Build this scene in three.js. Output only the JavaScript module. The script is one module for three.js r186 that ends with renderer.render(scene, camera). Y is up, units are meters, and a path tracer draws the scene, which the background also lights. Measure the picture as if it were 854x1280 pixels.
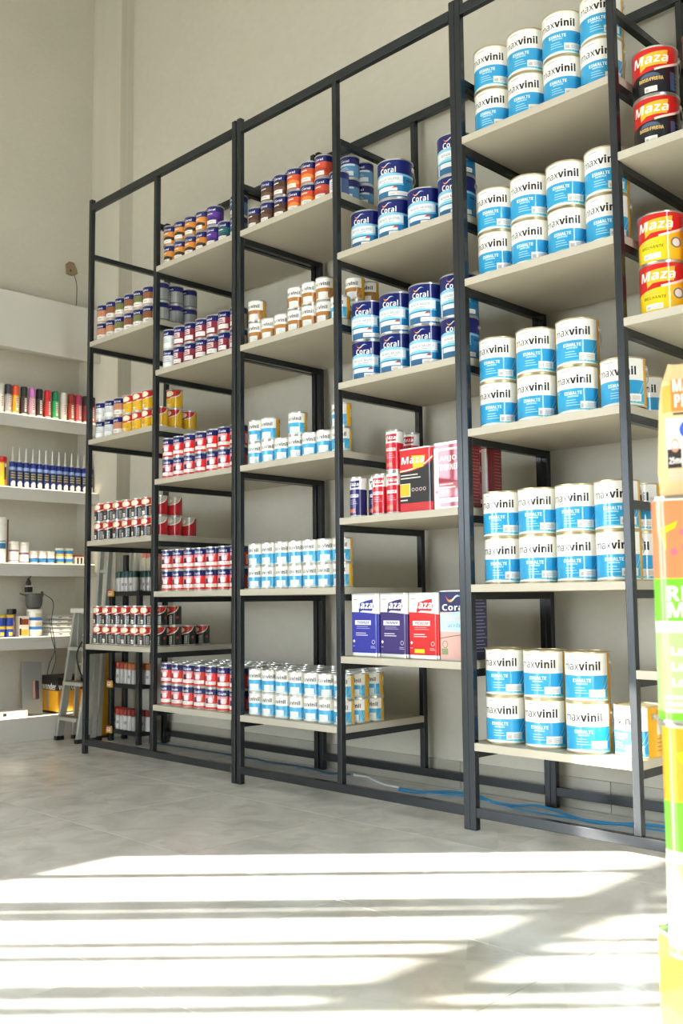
import * as THREE from 'three';
import { RoundedBoxGeometry } from 'three/addons/geometries/RoundedBoxGeometry.js';
import { mergeGeometries } from 'three/addons/utils/BufferGeometryUtils.js';
import { ImprovedNoise } from 'three/addons/math/ImprovedNoise.js';
import { RectAreaLightUniformsLib } from 'three/addons/lights/RectAreaLightUniformsLib.js';

// ---------------------------------------------------------------- camera, sky, sun, exposure
const scene = new THREE.Scene();
const camera = new THREE.PerspectiveCamera(54.92, 854 / 1280, 0.05, 100);
camera.rotation.order = 'YXZ';
camera.position.set(5.452, 0.92, 3.213);
camera.rotation.set(THREE.MathUtils.degToRad(5.101), THREE.MathUtils.degToRad(44.827), THREE.MathUtils.degToRad(-0.529));
camera.focus = 4.1;
camera.userData.fStop = 5;

const renderer = new THREE.WebGLRenderer();
renderer.toneMapping = THREE.LinearToneMapping;
renderer.toneMappingExposure = 1.0;
renderer.shadowMap.enabled = true;
RectAreaLightUniformsLib.init();

scene.background = new THREE.Color().setRGB(16.4, 17.9, 19.4);          // bright hazy morning sky, seen by the room through its shopfronts

const sun = new THREE.DirectionalLight(0xfff6ea, 42);
sun.target.position.set(3.5, 0, 1.5);
sun.position.set(3.5 - 0.7071 * 20, 0.315 * 20, 1.5 + 0.7071 * 20);  // low, from the left shopfront
sun.castShadow = true;
sun.shadow.radius = 0.75;
sun.shadow.mapSize.set(4096, 4096);
Object.assign(sun.shadow.camera, { left: -9, right: 9, top: 7, bottom: -7, near: 1, far: 45 });
scene.add(sun, sun.target);

// ---------------------------------------------------------------- helpers
let seed = 7;
const rnd = () => { seed = (seed * 1664525 + 1013904223) >>> 0; return seed / 4294967296; };
const jit = (a) => (rnd() * 2 - 1) * a;
const D2R = Math.PI / 180;
const taken = new Map();
function numbered(name) { const n = taken.get(name) ?? 0; taken.set(name, n + 1); return n ? name + '_' + String(n).padStart(3, '0') : name; }
function tag(o, label, category, group) { o.userData.label = label; o.userData.category = category; if (group) o.userData.group = group; return o; }
function part(name, geo, mat, parent) { const m = new THREE.Mesh(geo, mat); m.name = name; m.castShadow = m.receiveShadow = true; parent.add(m); return m; }
function thing(name, label, category, pos = [0, 0, 0], turn = 0, group) {
  const g = new THREE.Group(); g.name = numbered(name); g.position.set(...pos); g.rotation.y = turn; scene.add(g); return tag(g, label, category, group);
}
function struct(name, geo, mat) { const m = part(name, geo, mat, scene); m.userData.kind = 'structure'; return m; }
function box(x0, x1, y0, y1, z0, z1) { const g = new THREE.BoxGeometry(x1 - x0, y1 - y0, z1 - z0); g.translate((x0 + x1) / 2, (y0 + y1) / 2, (z0 + z1) / 2); return g; }
function rbox(x0, x1, y0, y1, z0, z1, r = 0.003) { const g = new RoundedBoxGeometry(x1 - x0, y1 - y0, z1 - z0, 2, r); g.translate((x0 + x1) / 2, (y0 + y1) / 2, (z0 + z1) / 2); return g; }
const plain = (g) => { const q = g.index ? g.toNonIndexed() : g; for (const k of Object.keys(q.attributes)) if (!['position', 'normal', 'uv'].includes(k)) q.deleteAttribute(k); return q; };
const merge = (list) => mergeGeometries(list.map(plain));
function tube(points, r, seg = 8, closed = false, n = 40) { return new THREE.TubeGeometry(new THREE.CatmullRomCurve3(points.map((p) => new THREE.Vector3(...p)), closed, 'centripetal'), n, r, seg, closed); }
function bar(a, b, w, d) { // straight bar of section w x d from a to b
  const A = new THREE.Vector3(...a), B = new THREE.Vector3(...b), g = new THREE.BoxGeometry(w, A.distanceTo(B), d);
  const q = new THREE.Quaternion().setFromUnitVectors(new THREE.Vector3(0, 1, 0), B.clone().sub(A).normalize());
  g.applyQuaternion(q); g.translate(...A.add(B).multiplyScalar(0.5).toArray()); return g;
}
// closed loops: they start at the back, run over -x, the front (u = 0.5) and +x
const circle = (r, n = 28) => (o) => Array.from({ length: n + 1 }, (_, i) => { const a = Math.PI + (i / n) * Math.PI * 2; return { x: (r + o) * Math.sin(a), z: (r + o) * Math.cos(a), nx: Math.sin(a), nz: Math.cos(a), u: i / n }; });
const rounded = (w, d, rc, k = 5) => (o) => {
  const W = w / 2 + o, D = d / 2 + o, R = Math.max(0.0005, Math.min(rc + o, W, D)), pts = [{ x: 0, z: -D, nx: 0, nz: -1 }];
  for (const [cx, cz, a0] of [[-W + R, -D + R, 180], [-W + R, D - R, 270], [W - R, D - R, 360], [W - R, -D + R, 450]])
    for (let i = 0; i <= k; i++) { const a = (a0 + (90 * i) / k) * D2R; pts.push({ x: cx + R * Math.sin(a), z: cz + R * Math.cos(a), nx: Math.sin(a), nz: Math.cos(a) }); }
  pts.push({ x: 0, z: -D, nx: 0, nz: -1 });
  let L = 0; pts.forEach((p, i) => { if (i) L += Math.hypot(p.x - pts[i - 1].x, p.z - pts[i - 1].z); p.u = L; }); pts.forEach((p) => (p.u /= L));
  return pts;
};
function sweep(loop, profile) { // profile: [offset, y], going up the outside and then inwards
  const pos = [], nor = [], uv = [], idx = []; const y0 = profile[0][1], y1 = profile[profile.length - 1][1];
  for (let s = 0; s + 1 < profile.length; s++) {
    const [oa, ya] = profile[s], [ob, yb] = profile[s + 1], A = loop(oa), B = loop(ob), l = Math.hypot(ob - oa, yb - ya) || 1, c = (yb - ya) / l, d = -(ob - oa) / l, at = pos.length / 3, n = A.length;
    for (const [P, y] of [[A, ya], [B, yb]]) for (const p of P) { pos.push(p.x, y, p.z); nor.push(p.nx * c, d, p.nz * c); uv.push(p.u, y1 === y0 ? 0 : (y - y0) / (y1 - y0)); }
    for (let i = 0; i + 1 < n; i++) { const a = at + i, b = a + 1, e = a + n, f = b + n; idx.push(a, b, f, a, f, e); }
  }
  const g = new THREE.BufferGeometry(); g.setIndex(idx);
  g.setAttribute('position', new THREE.Float32BufferAttribute(pos, 3)); g.setAttribute('normal', new THREE.Float32BufferAttribute(nor, 3)); g.setAttribute('uv', new THREE.Float32BufferAttribute(uv, 2));
  return g;
}
function canvas(w, h, draw) { const c = document.createElement('canvas'); c.width = w; c.height = h; const x = c.getContext('2d'); draw(x, w, h); const t = new THREE.CanvasTexture(c); t.colorSpace = THREE.SRGBColorSpace; t.magFilter = THREE.LinearFilter; return t; }
const noise = new ImprovedNoise();
function fbm(x, y, z, oct = 4) { let s = 0, a = 0.5, f = 1; for (let i = 0; i < oct; i++) { s += a * noise.noise(x * f, y * f, z + i * 7.3); a *= 0.5; f *= 2.1; } return s; }
function dataTex(n, f, srgb = true) { const d = new Uint8Array(n * n * 4); for (let j = 0; j < n; j++) for (let i = 0; i < n; i++) { const c = f(i / n, j / n), o = (j * n + i) * 4; d[o] = c[0]; d[o + 1] = c[1]; d[o + 2] = c[2]; d[o + 3] = 255; } const t = new THREE.DataTexture(d, n, n); t.magFilter = THREE.LinearFilter; t.wrapS = t.wrapT = THREE.RepeatWrapping; if (srgb) t.colorSpace = THREE.SRGBColorSpace; t.needsUpdate = true; return t; }
const std = (o) => new THREE.MeshStandardMaterial(o);
const ORD = ['first', 'second', 'third', 'fourth', 'fifth', 'sixth', 'seventh', 'eighth', 'ninth', 'tenth', 'eleventh', 'twelfth', 'thirteenth', 'fourteenth'];

// ---------------------------------------------------------------- shared materials
const wallNoise = dataTex(256, (u, v) => { const k = 236 + 10 * fbm(u * 5, v * 5, 1) + 5 * (rnd() - 0.5); return [k, k - 1, k - 5]; });
const wallBump = dataTex(256, (u, v) => { const k = 128 + 60 * fbm(u * 22, v * 22, 5) + 30 * (rnd() - 0.5); return [k, k, k]; }, false);
const M = {
  wall: std({ color: 0xd6d3c6, map: wallNoise, bumpMap: wallBump, bumpScale: 0.0006, roughness: 0.8 }),
  greyWall: std({ color: 0x5d5a54, roughness: 0.9 }),
  ceiling: std({ color: 0xc9c6bd, roughness: 0.9 }),
  black: std({ color: 0x313538, roughness: 0.27, metalness: 0.45 }),
  shelf: std({ color: 0xbab4a2, roughness: 0.55 }),
  white: std({ color: 0xd2cec4, roughness: 0.6 }),
  steel: std({ color: 0xc9c9c4, roughness: 0.28, metalness: 0.9 }),
  gold: std({ color: 0xc4b78f, roughness: 0.35, metalness: 0.8 }),
  alu: std({ color: 0xb9bdb6, roughness: 0.45, metalness: 0.55 }),
  darkPlastic: std({ color: 0x1b1b1c, roughness: 0.45 }),
  grout: std({ color: 0x98958a, roughness: 0.9 }),
  skirt: std({ color: 0xb5b2a6, map: wallNoise, roughness: 0.25 }),
  pave: std({ color: 0xa8a498, roughness: 0.9 }),
};

// ---------------------------------------------------------------- the room
const XL = -0.88, ZB = -0.65, XR = 7.6, ZF = 9.2, HC = 5.6;
// floor of polished tiles 81 cm square on a mortar bed
const floor = struct('floor', box(-1.3, XR + 0.2, -0.2, -0.006, -0.9, ZF + 0.2), M.grout);
{
  const tileTex = dataTex(512, (u, v) => {
    const w = fbm(u * 6 + 3, v * 6, 2, 3), m = fbm(u * 8 + w * 1.6, v * 8 + w * 1.2, 9, 5), q = Math.abs(fbm(u * 7 + w, v * 7, 21, 4)), vein = Math.max(0, 1 - q * 22) * 0.5;
    const k = 212 + 40 * m - 12 * vein; return [k, k - 1, k - 8];
  });
  const tileMat = new THREE.MeshPhysicalMaterial({ map: tileTex, roughness: 0.2, specularIntensity: 0.9, bumpMap: wallBump, bumpScale: 0.00015 });
  const P = 0.81, G = 0.0009, variants = [];
  for (let k = 0; k < 6; k++) {
    const g = new RoundedBoxGeometry(P - G * 2, 0.012, P - G * 2, 1, 0.0012), p = g.attributes.position, uv = new Float32Array(p.count * 2), a = k * 1.1, ou = rnd(), ov = rnd();
    for (let i = 0; i < p.count; i++) { const x = p.getX(i), z = p.getZ(i); uv[2 * i] = ou + (x * Math.cos(a) - z * Math.sin(a)) * 0.55; uv[2 * i + 1] = ov + (x * Math.sin(a) + z * Math.cos(a)) * 0.55; }
    g.setAttribute('uv', new THREE.BufferAttribute(uv, 2)); variants.push(g);
  }
  for (let i = -5; i < 7; i++) for (let j = -3; j < 11; j++) {
    const x = 2.42 + (i + 0.5) * P, z = 1.01 + (j + 0.5) * P;
    const t = part('tile', variants[Math.floor(rnd() * 6)], tileMat, floor); t.position.set(x, -0.006, z); t.rotation.y = Math.floor(rnd() * 4) * Math.PI / 2;
  }
}
struct('ceiling', box(-1.3, XR + 0.2, HC, HC + 0.2, -0.9, ZF + 0.2), M.ceiling);
struct('wall_back', box(-1.3, XR + 0.2, -0.2, HC, ZB - 0.2, ZB), M.wall);
struct('trim_1', box(-1.2, -0.5, 0, HC, ZB, -0.54), M.wall);                    // pilaster in the corner
{ // tiled skirting along the back wall, one tile after the other
  const base = struct('baseboard_back', box(-0.5, XR, 0, 0.132, ZB, ZB + 0.004), M.grout);
  for (let i = 0; i < 11; i++) { const x0 = -0.82 + 0.81 * i + 0.0015, x1 = x0 + 0.807; part('skirting_tile', rbox(Math.max(-0.498, x0), Math.min(x1, XR), 0.001, 0.134, ZB + 0.001, ZB + 0.011, 0.0015), M.skirt, base); }
}
// left wall: solid over and behind the built-in shelving, then an open shopfront with mullions and transom
struct('wall_left', merge([
  box(-1.25, XL, 3.03, HC, -0.54, 4.2), box(-1.25, -1.03, -0.2, 3.03, -0.54, 2.4), box(-1.25, -0.73, -0.2, 3.03, 2.4, 4.2),
  box(-1.15, XL, -0.2, 1.41, 4.2, 6.31), box(-1.15, XL, 2.76, HC, 4.2, 6.31), box(-1.15, XL, -0.2, 0.4, 6.31, ZF), box(-1.15, XL, 3.08, HC, 6.31, ZF),
]), M.wall);
{
  const w = new THREE.Group(); w.name = 'window_1'; w.userData.kind = 'structure'; scene.add(w);
  for (const [a, b] of [[4.709, 4.75], [5.139, 5.25], [5.29, 5.335], [5.36, 5.378], [5.663, 5.7], [5.808, 5.841], [6.088, 6.184], [6.261, 6.31]]) part('mullion', box(-0.915, -0.885, 1.41, 2.76, a, b), M.black, w);
  part('transom', box(-0.9145, -0.8855, 2.07, 2.155, 4.2, 6.31), M.black, w);
}
struct('wall_front', merge([box(-1.3, 0.6, -0.2, HC, ZF, ZF + 0.2), box(2.6, XR + 0.2, -0.2, HC, ZF, ZF + 0.2), box(0.6, 2.6, 3.2, HC, ZF, ZF + 0.2)]), M.greyWall);
struct('wall_right', merge([box(XR, XR + 0.2, -0.2, HC, -0.9, 2.2), box(XR, XR + 0.2, -0.2, HC, 3.05, ZF), box(XR, XR + 0.2, 4.7, HC, 2.2, 3.05)]), M.greyWall);
struct('pavement', merge([box(-40, 50, -0.45, -0.25, -30, 40)]), M.pave);

// ---------------------------------------------------------------- built-in white shelving on the left wall
const UX = -0.73, UZ0 = -0.54, UZ1 = 2.4;
const boards = [2.19, 1.693, 1.183, 0.69];
{
  const u = thing('wall_shelving', 'white built-in shelving with lit boards on the left wall', 'shelving', [0, 0, 0]);
  part('top_panel', rbox(UX - 0.025, UX, 2.645, 3.03, UZ0, UZ1, 0.002), M.white, u);
  part('top_board', box(-1.03, UX - 0.025, 2.7, 3.03, UZ0, UZ1), M.white, u);
  const strip = std({ color: 0xfff6e6, emissive: 0xffefd2, emissiveIntensity: 2.2 });
  for (const y of [...boards, 0.16]) {
    if (y > 0.2) { part('shelf', rbox(-1.03, UX, y - 0.028, y, UZ0, UZ1, 0.002), M.white, u); part('shelf_lip', rbox(UX - 0.02, UX, y - 0.083, y - 0.028, UZ0, UZ1, 0.002), M.white, u); }
    part('light_strip', box(UX - 0.014, UX - 0.001, y, y + 0.004, UZ0 + 0.01, UZ1 - 0.01), strip, u);
    const a = new THREE.RectAreaLight(0xffedd0, 17, UZ1 - UZ0 - 0.03, 0.012); a.position.set(UX - 0.008, y + 0.0062, (UZ0 + UZ1) / 2);
    a.quaternion.setFromRotationMatrix(new THREE.Matrix4().makeBasis(new THREE.Vector3(0, 0, 1), new THREE.Vector3(-0.94, -0.34, 0), new THREE.Vector3(0.34, -0.94, 0)));   // faces up and into the niche
    scene.add(a);
  }
  part('plinth', rbox(-1.03, UX, 0, 0.16, UZ0, UZ1, 0.003), M.white, u);
}
{ // junction box and cable on the upper wall
  const g = thing('wall_box', 'small brown torn junction patch with cable high on left wall', 'junction box', [XL, 3.34, -0.37]);
  const s = new THREE.Shape(); s.moveTo(-0.03, -0.035); s.lineTo(-0.035, 0.03); s.lineTo(-0.012, 0.052); s.lineTo(0.02, 0.05); s.lineTo(0.045, 0.005); s.lineTo(0.05, -0.02); s.lineTo(0.012, -0.042); s.closePath();
  const e = new THREE.ExtrudeGeometry(s, { depth: 0.012, bevelEnabled: true, bevelSize: 0.004, bevelThickness: 0.003, bevelSegments: 2 }); e.rotateY(Math.PI / 2);
  part('cover', e, std({ color: 0x8d7a5d, roughness: 0.9 }), g);
  part('hole', new THREE.SphereGeometry(0.008, 10, 8).translate(0.014, -0.012, 0.005), M.darkPlastic, g);
  part('cable', tube([[0.012, -0.035, -0.025], [0.016, -0.1, -0.045], [0.012, -0.2, -0.05], [0.01, -0.309, -0.045]], 0.003), std({ color: 0x55564f, roughness: 0.6 }), g);
}

// ---------------------------------------------------------------- three steel racks
const H = 3.49, PW = 0.03, DB = -0.61;
const tall = [2.866, 2.25, 1.616, 0.978, 0.345], short = [2.557, 1.932, 1.297, 0.664], BT = 0.031;
const racks = [
  { x: [0, 0.7245, 1.451], left: short, right: tall, label: 'black steel rack nearest the white shelving, left of three' },
  { x: [1.493, 2.2155, 2.936], left: tall, right: short, label: 'black steel rack in the middle between two other racks' },
  { x: [2.966, 3.683, 4.4], left: tall, right: [2.557, 1.932, 0.664], label: 'tall black steel rack at right holding the largest white-blue cans' },
];
function boardGeo(x0, x1) { // board notched round the posts
  const s = new THREE.Shape(), a = x0 + PW, b = x1, e = 0.031;
  s.moveTo(a, 0); s.lineTo(b, 0); s.lineTo(b, e); s.lineTo(x1 + PW, e); s.lineTo(x1 + PW, 0.579); s.lineTo(b, 0.579); s.lineTo(b, 0.608); s.lineTo(a, 0.608); s.lineTo(a, 0.579); s.lineTo(x0, 0.579); s.lineTo(x0, e); s.lineTo(a, e); s.closePath();
  const g = new THREE.ExtrudeGeometry(s, { depth: BT - 0.002, bevelEnabled: true, bevelSize: 0.001, bevelThickness: 0.001, bevelOffset: -0.001, bevelSegments: 1 });
  g.rotateX(-Math.PI / 2); g.translate(0, 0.001, 0); return g;   // y up, depth towards -z
}
for (const r of racks) {
  const g = thing('steel_rack', r.label, 'rack', [r.x[0], 0, 0], 0, 'black steel paint racks');
  const X = r.x.map((v) => v - r.x[0]);
  X.forEach((x, i) => {
    const y0 = i === 1 ? 0.091 : 0, y1 = i === 1 ? 3.41 : H;
    for (const z of [0, DB + PW]) part('post', rbox(x, x + PW, y0, y1, z - PW, z, 0.003), M.black, g);
    const ys = [3.132];
    if (i < 2) ys.push(...r.left.map((y) => y - BT)); if (i > 0) ys.push(...r.right.map((y) => y - BT));
    if (r.x[0] > 2.9 && i === 1) ys.push(1.269);
    for (const y of ys) part('cross_bar', rbox(x + 0.0005, x + PW - 0.0005, y - 0.031, y, DB + PW, -PW, 0.002), M.black, g);
  });
  for (const [a, b] of [[X[0] + PW, X[2]]]) for (const z of [0, DB + PW]) { part('rail', rbox(a, b, 0.052, 0.091, z - PW, z, 0.003), M.black, g); part('rail', rbox(a, b, 3.41, 3.455, z - PW, z, 0.003), M.black, g); }
  for (const [lv, a, b] of [[r.left, X[0], X[1]], [r.right, X[1], X[2]]]) { const bg = boardGeo(a, b); for (const y of lv) part('shelf', bg, M.shelf, g).position.y = y - BT; }
}

// ---------------------------------------------------------------- printed labels
// x on a label is an angle in degrees round the can, 0 at its front
const label = (w, h, f) => canvas(w, h, (c) => { const X = (deg) => w * (0.5 + deg / 360), Y = (t) => h * t; f(c, X, Y, w, h); });
function rect(c, X, Y, a, b, t0, t1, col) { c.fillStyle = col; c.fillRect(X(a), Y(t0), X(b) - X(a), Y(t1) - Y(t0)); }
function text(c, s, x, y, px, col, font = 'bold', width, align = 'center', slant = 0) {
  c.save(); c.translate(x, y); if (slant) c.transform(1, 0, -slant, 1, 0, 0); c.font = font + ' ' + px + 'px sans-serif'; c.textAlign = align; c.textBaseline = 'middle'; c.fillStyle = col;
  if (width) { const m = c.measureText(s).width; c.scale(width / m, 1); if (align === 'left') { /* anchored left */ } } c.fillText(s, 0, 0); c.restore();
}
function lines(c, X, Y, a, b, t, n, dt, col, th = 0.012) { c.fillStyle = col; for (let i = 0; i < n; i++) c.fillRect(X(a), Y(t + i * dt), (X(b) - X(a)) * (0.75 + 0.25 * ((i * 7) % 3) / 2), Y(th)); }
function barcode(c, X, Y, a, b, t0, t1) { rect(c, X, Y, a, b, t0, t1, '#eeebe2'); c.fillStyle = '#8a8580'; for (let i = 0; i < 7; i++) c.fillRect(X(a + (b - a) * (0.08 + i * 0.035)), Y(t0 + (t1 - t0) * 0.35), 2, Y((t1 - t0) * 0.5)); c.fillStyle = '#b5b0aa'; for (let i = 0; i < 3; i++) c.fillRect(X(a + (b - a) * 0.4), Y(t0 + (t1 - t0) * (0.3 + i * 0.2)), (X(b) - X(a)) * 0.5, Y((t1 - t0) * 0.07)); }
function wave(c, X, Y, a, b, t, amp, to, col, ph = 0) { c.fillStyle = col; c.beginPath(); c.moveTo(X(a), Y(to)); for (let i = 0; i <= 40; i++) { const q = a + ((b - a) * i) / 40; c.lineTo(X(q), Y(t + amp * Math.sin(ph + i / 40 * Math.PI * 2))); } c.lineTo(X(b), Y(to)); c.closePath(); c.fill(); }

const L = {};
function maxLabel(w, h, band, band2, small) {
  return label(w, h, (c, X, Y) => {
    rect(c, X, Y, -180, 180, 0, 1, '#f3f2ea');
    rect(c, X, Y, -180, 82, 0.47, 1, band);
    wave(c, X, Y, -100, 81, 0.93, 0.025, 1, band2); wave(c, X, Y, -100, 81, 0.96, 0.02, 1, '#eef3ef', 1.2);
    c.strokeStyle = 'rgba(255,255,255,0.55)'; c.lineWidth = h * 0.012; for (const q of [0, 9]) { c.beginPath(); c.moveTo(X(80), Y(0.5 + q * 0.02)); c.quadraticCurveTo(X(68 + q), Y(0.75), X(42 + q), Y(0.95)); c.stroke(); }
    const px = h * 0.235; c.font = px + 'px sans-serif'; const w1 = c.measureText('max').width; c.font = 'bold ' + px + 'px sans-serif'; const w2 = c.measureText('vinil').width, k = (X(57) - X(-54)) / (w1 + w2);
    c.save(); c.translate(X(-54), Y(0.275)); c.scale(k, 1); c.textBaseline = 'middle'; c.textAlign = 'left'; c.fillStyle = '#16181b'; c.font = px + 'px sans-serif'; c.fillText('max', 0, 0); c.font = 'bold ' + px + 'px sans-serif'; c.fillText('vinil', w1, 0); c.lineWidth = px * 0.03; c.strokeStyle = '#16181b'; c.strokeText('vinil', w1, 0); c.restore();
    if (!small) {
      text(c, 'ESMALTE', X(5), Y(0.575), h * 0.1, '#f4fbfb', 'bold', X(30) - X(-20)); text(c, 'SINTÉTICO', X(5), Y(0.645), h * 0.045, '#e5f4f6');
      lines(c, X, Y, -14, 22, 0.72, 3, 0.055, 'rgba(240,250,250,0.75)'); barcode(c, X, Y, 24, 70, 0.76, 0.92);
      lines(c, X, Y, -30, 6, 0.06, 1, 0.05, '#b7b6b0', 0.02);
    } else rect(c, X, Y, -18, 45, 0.66, 0.93, '#e9ece8'), lines(c, X, Y, -10, 36, 0.73, 3, 0.06, '#c3cacb', 0.018);
    rect(c, X, Y, small ? 80 : 81, 150, 0, 1, '#e0a81c'); rect(c, X, Y, 106, 146, 0.05, 0.14, '#c58f14'); rect(c, X, Y, 108, 142, 0.2, 0.55, '#d8d1b4'); lines(c, X, Y, 108, 142, 0.62, 4, 0.08, '#94701b', 0.02);
    rect(c, X, Y, 150, 180, 0, 1, '#efeee6'); rect(c, X, Y, 150, 180, 0.47, 1, band);
  });
}
L.big = maxLabel(1024, 368, '#2f9fd2', '#5bbdcb');
L.wb = maxLabel(512, 192, '#41a9d8', '#7cc6d6', true);
L.wg = maxLabel(512, 192, '#b07a3c', '#d2a04a', true);
function swoosh(c, x, y, s) { const g = c.createLinearGradient(x, 0, x + s * 2.2, 0); g.addColorStop(0, '#d8482c'); g.addColorStop(0.35, '#f0b46a'); g.addColorStop(0.6, '#d8e6ee'); g.addColorStop(1, '#4d86c4'); c.fillStyle = g; c.beginPath(); c.moveTo(x, y - s * 0.35); c.quadraticCurveTo(x + s * 0.5, y + s * 0.55, x + s * 1.2, y - s * 0.15); c.quadraticCurveTo(x + s * 1.7, y - s * 0.6, x + s * 2.2, y - s * 0.1); c.quadraticCurveTo(x + s * 1.6, y - s * 0.35, x + s * 1.2, y + s * 0.1); c.quadraticCurveTo(x + s * 0.4, y + s * 0.9, x, y - s * 0.35); c.fill(); }
L.coral = label(1024, 368, (c, X, Y, w, h) => {
  rect(c, X, Y, -180, 180, 0, 1, '#1b76ad'); rect(c, X, Y, -180, 180, 0, 0.37, '#0f1a66');
  wave(c, X, Y, -60, 120, 0.36, 0.03, 0.44, '#8cc9e2', 3); rect(c, X, Y, -180, -60, 0.34, 0.42, '#8cc9e2'); rect(c, X, Y, 120, 180, 0.34, 0.42, '#8cc9e2');
  swoosh(c, X(-24), Y(0.12), h * 0.14); text(c, 'Coral', X(2), Y(0.27), h * 0.2, '#f3f4f6', 'bold', X(30) - X(-28));
  rect(c, X, Y, -60, 52, 0.42, 0.64, '#e9efef'); wave(c, X, Y, -60, 54, 0.63, 0.02, 0.68, '#7fd0e0', 2); text(c, 'RENDE MUITO', X(2), Y(0.51), h * 0.085, '#6a7280', '', X(38) - X(-36)); lines(c, X, Y, -20, 34, 0.575, 1, 0.05, '#aab1b8', 0.018);
  rect(c, X, Y, -60, 10, 0.7, 1, '#2f6690'); rect(c, X, Y, -40, 30, 0.71, 0.83, '#dfe7ea'); c.fillStyle = '#b8534a'; c.beginPath(); c.moveTo(X(16), Y(0.76)); c.lineTo(X(26), Y(0.69)); c.lineTo(X(36), Y(0.76)); c.fill(); rect(c, X, Y, 19, 33, 0.76, 0.83, '#f4f4f1');
  rect(c, X, Y, -52, -44, 0.7, 0.98, '#e8eef0'); barcode(c, X, Y, 4, 72, 0.85, 0.96); rect(c, X, Y, 66, 88, 0.52, 0.56, '#123a63'); rect(c, X, Y, 95, 175, 0.45, 1, '#16406f'); rect(c, X, Y, 104, 150, 0.52, 0.78, '#c9d4da'); lines(c, X, Y, 106, 146, 0.56, 5, 0.04, '#5c6f85', 0.012);
});
function mazaLabel(w, h, body, dark) {
  return label(w, h, (c, X, Y) => {
    rect(c, X, Y, -180, 180, 0, 1, body);
    if (!dark) { const g = c.createLinearGradient(X(20), 0, X(110), 0); g.addColorStop(0, '#f2c81e'); g.addColorStop(1, '#e08a1c'); c.fillStyle = g; c.fillRect(X(20), 0, X(180) - X(20), h); }
    c.save(); c.beginPath(); c.moveTo(X(-180), 0); c.lineTo(X(112), 0); c.quadraticCurveTo(X(104), Y(0.4), X(10), Y(0.5)); c.quadraticCurveTo(X(-40), Y(0.54), X(-60), Y(0.6)); c.lineTo(X(-180), Y(0.6)); c.closePath(); c.fillStyle = '#c8201e'; c.fill(); c.clip(); c.restore();
    c.strokeStyle = '#ece0cf'; c.lineWidth = h * 0.05; c.beginPath(); c.moveTo(X(108), Y(0.02)); c.quadraticCurveTo(X(100), Y(0.38), X(12), Y(0.485)); c.stroke();
    c.fillStyle = '#f0b62a'; c.beginPath(); c.moveTo(X(-28), Y(0.14)); c.lineTo(X(48), Y(0.08)); c.lineTo(X(44), Y(0.38)); c.lineTo(X(-8), Y(0.4)); c.lineTo(X(-24), Y(0.48)); c.closePath(); c.fill();
    c.lineWidth = h * 0.03; c.strokeStyle = '#7f958a'; text(c, 'Maza', X(2), Y(0.24), h * 0.27, '#f2f3e6', 'bold', X(52) - X(-48), 'center', 0.15);
    if (dark) {
      text(c, 'BASE PRETA', X(2), Y(0.68), h * 0.1, '#c9a45f', 'bold', X(34) - X(-30)); c.fillStyle = '#4a5b78'; c.beginPath(); c.ellipse(X(0), Y(0.63), X(26) - X(0), h * 0.09, 0, Math.PI, 0); c.fill(); text(c, 'BATIDA PEDRA', X(2), Y(0.69), h * 0.1, '#d2b06a', 'bold', X(34) - X(-30));
      rect(c, X, Y, 52, 66, 0.55, 0.95, '#46587a'); lines(c, X, Y, 66, 98, 0.58, 5, 0.08, '#4a5266', 0.015); barcode(c, X, Y, -14, 18, 0.84, 0.96);
    } else {
      lines(c, X, Y, -40, 20, 0.56, 2, 0.05, '#c9a85c', 0.018); text(c, 'BRILHANTE', X(-6), Y(0.7), h * 0.085, '#3e6a22', 'bold', X(24) - X(-36), 'center', 0.1); barcode(c, X, Y, -30, 16, 0.83, 0.95);
      c.strokeStyle = '#6d7684'; c.lineWidth = h * 0.03; c.beginPath(); c.arc(X(56), Y(0.64), h * 0.1, 0, 7); c.stroke(); c.fillStyle = '#dcdde0'; c.beginPath(); c.arc(X(56), Y(0.64), h * 0.08, 0, 7); c.fill(); rect(c, X, Y, 84, 110, 0.72, 1, '#e8b81e'); c.fillStyle = '#c8201e'; c.beginPath(); c.arc(X(104), Y(0.62), h * 0.06, 0, 7); c.fill();
    }
  });
}
L.mazaBlack = mazaLabel(1024, 368, '#15161c', true); L.mazaYellow = mazaLabel(1024, 368, '#f2cc18', false);
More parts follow.
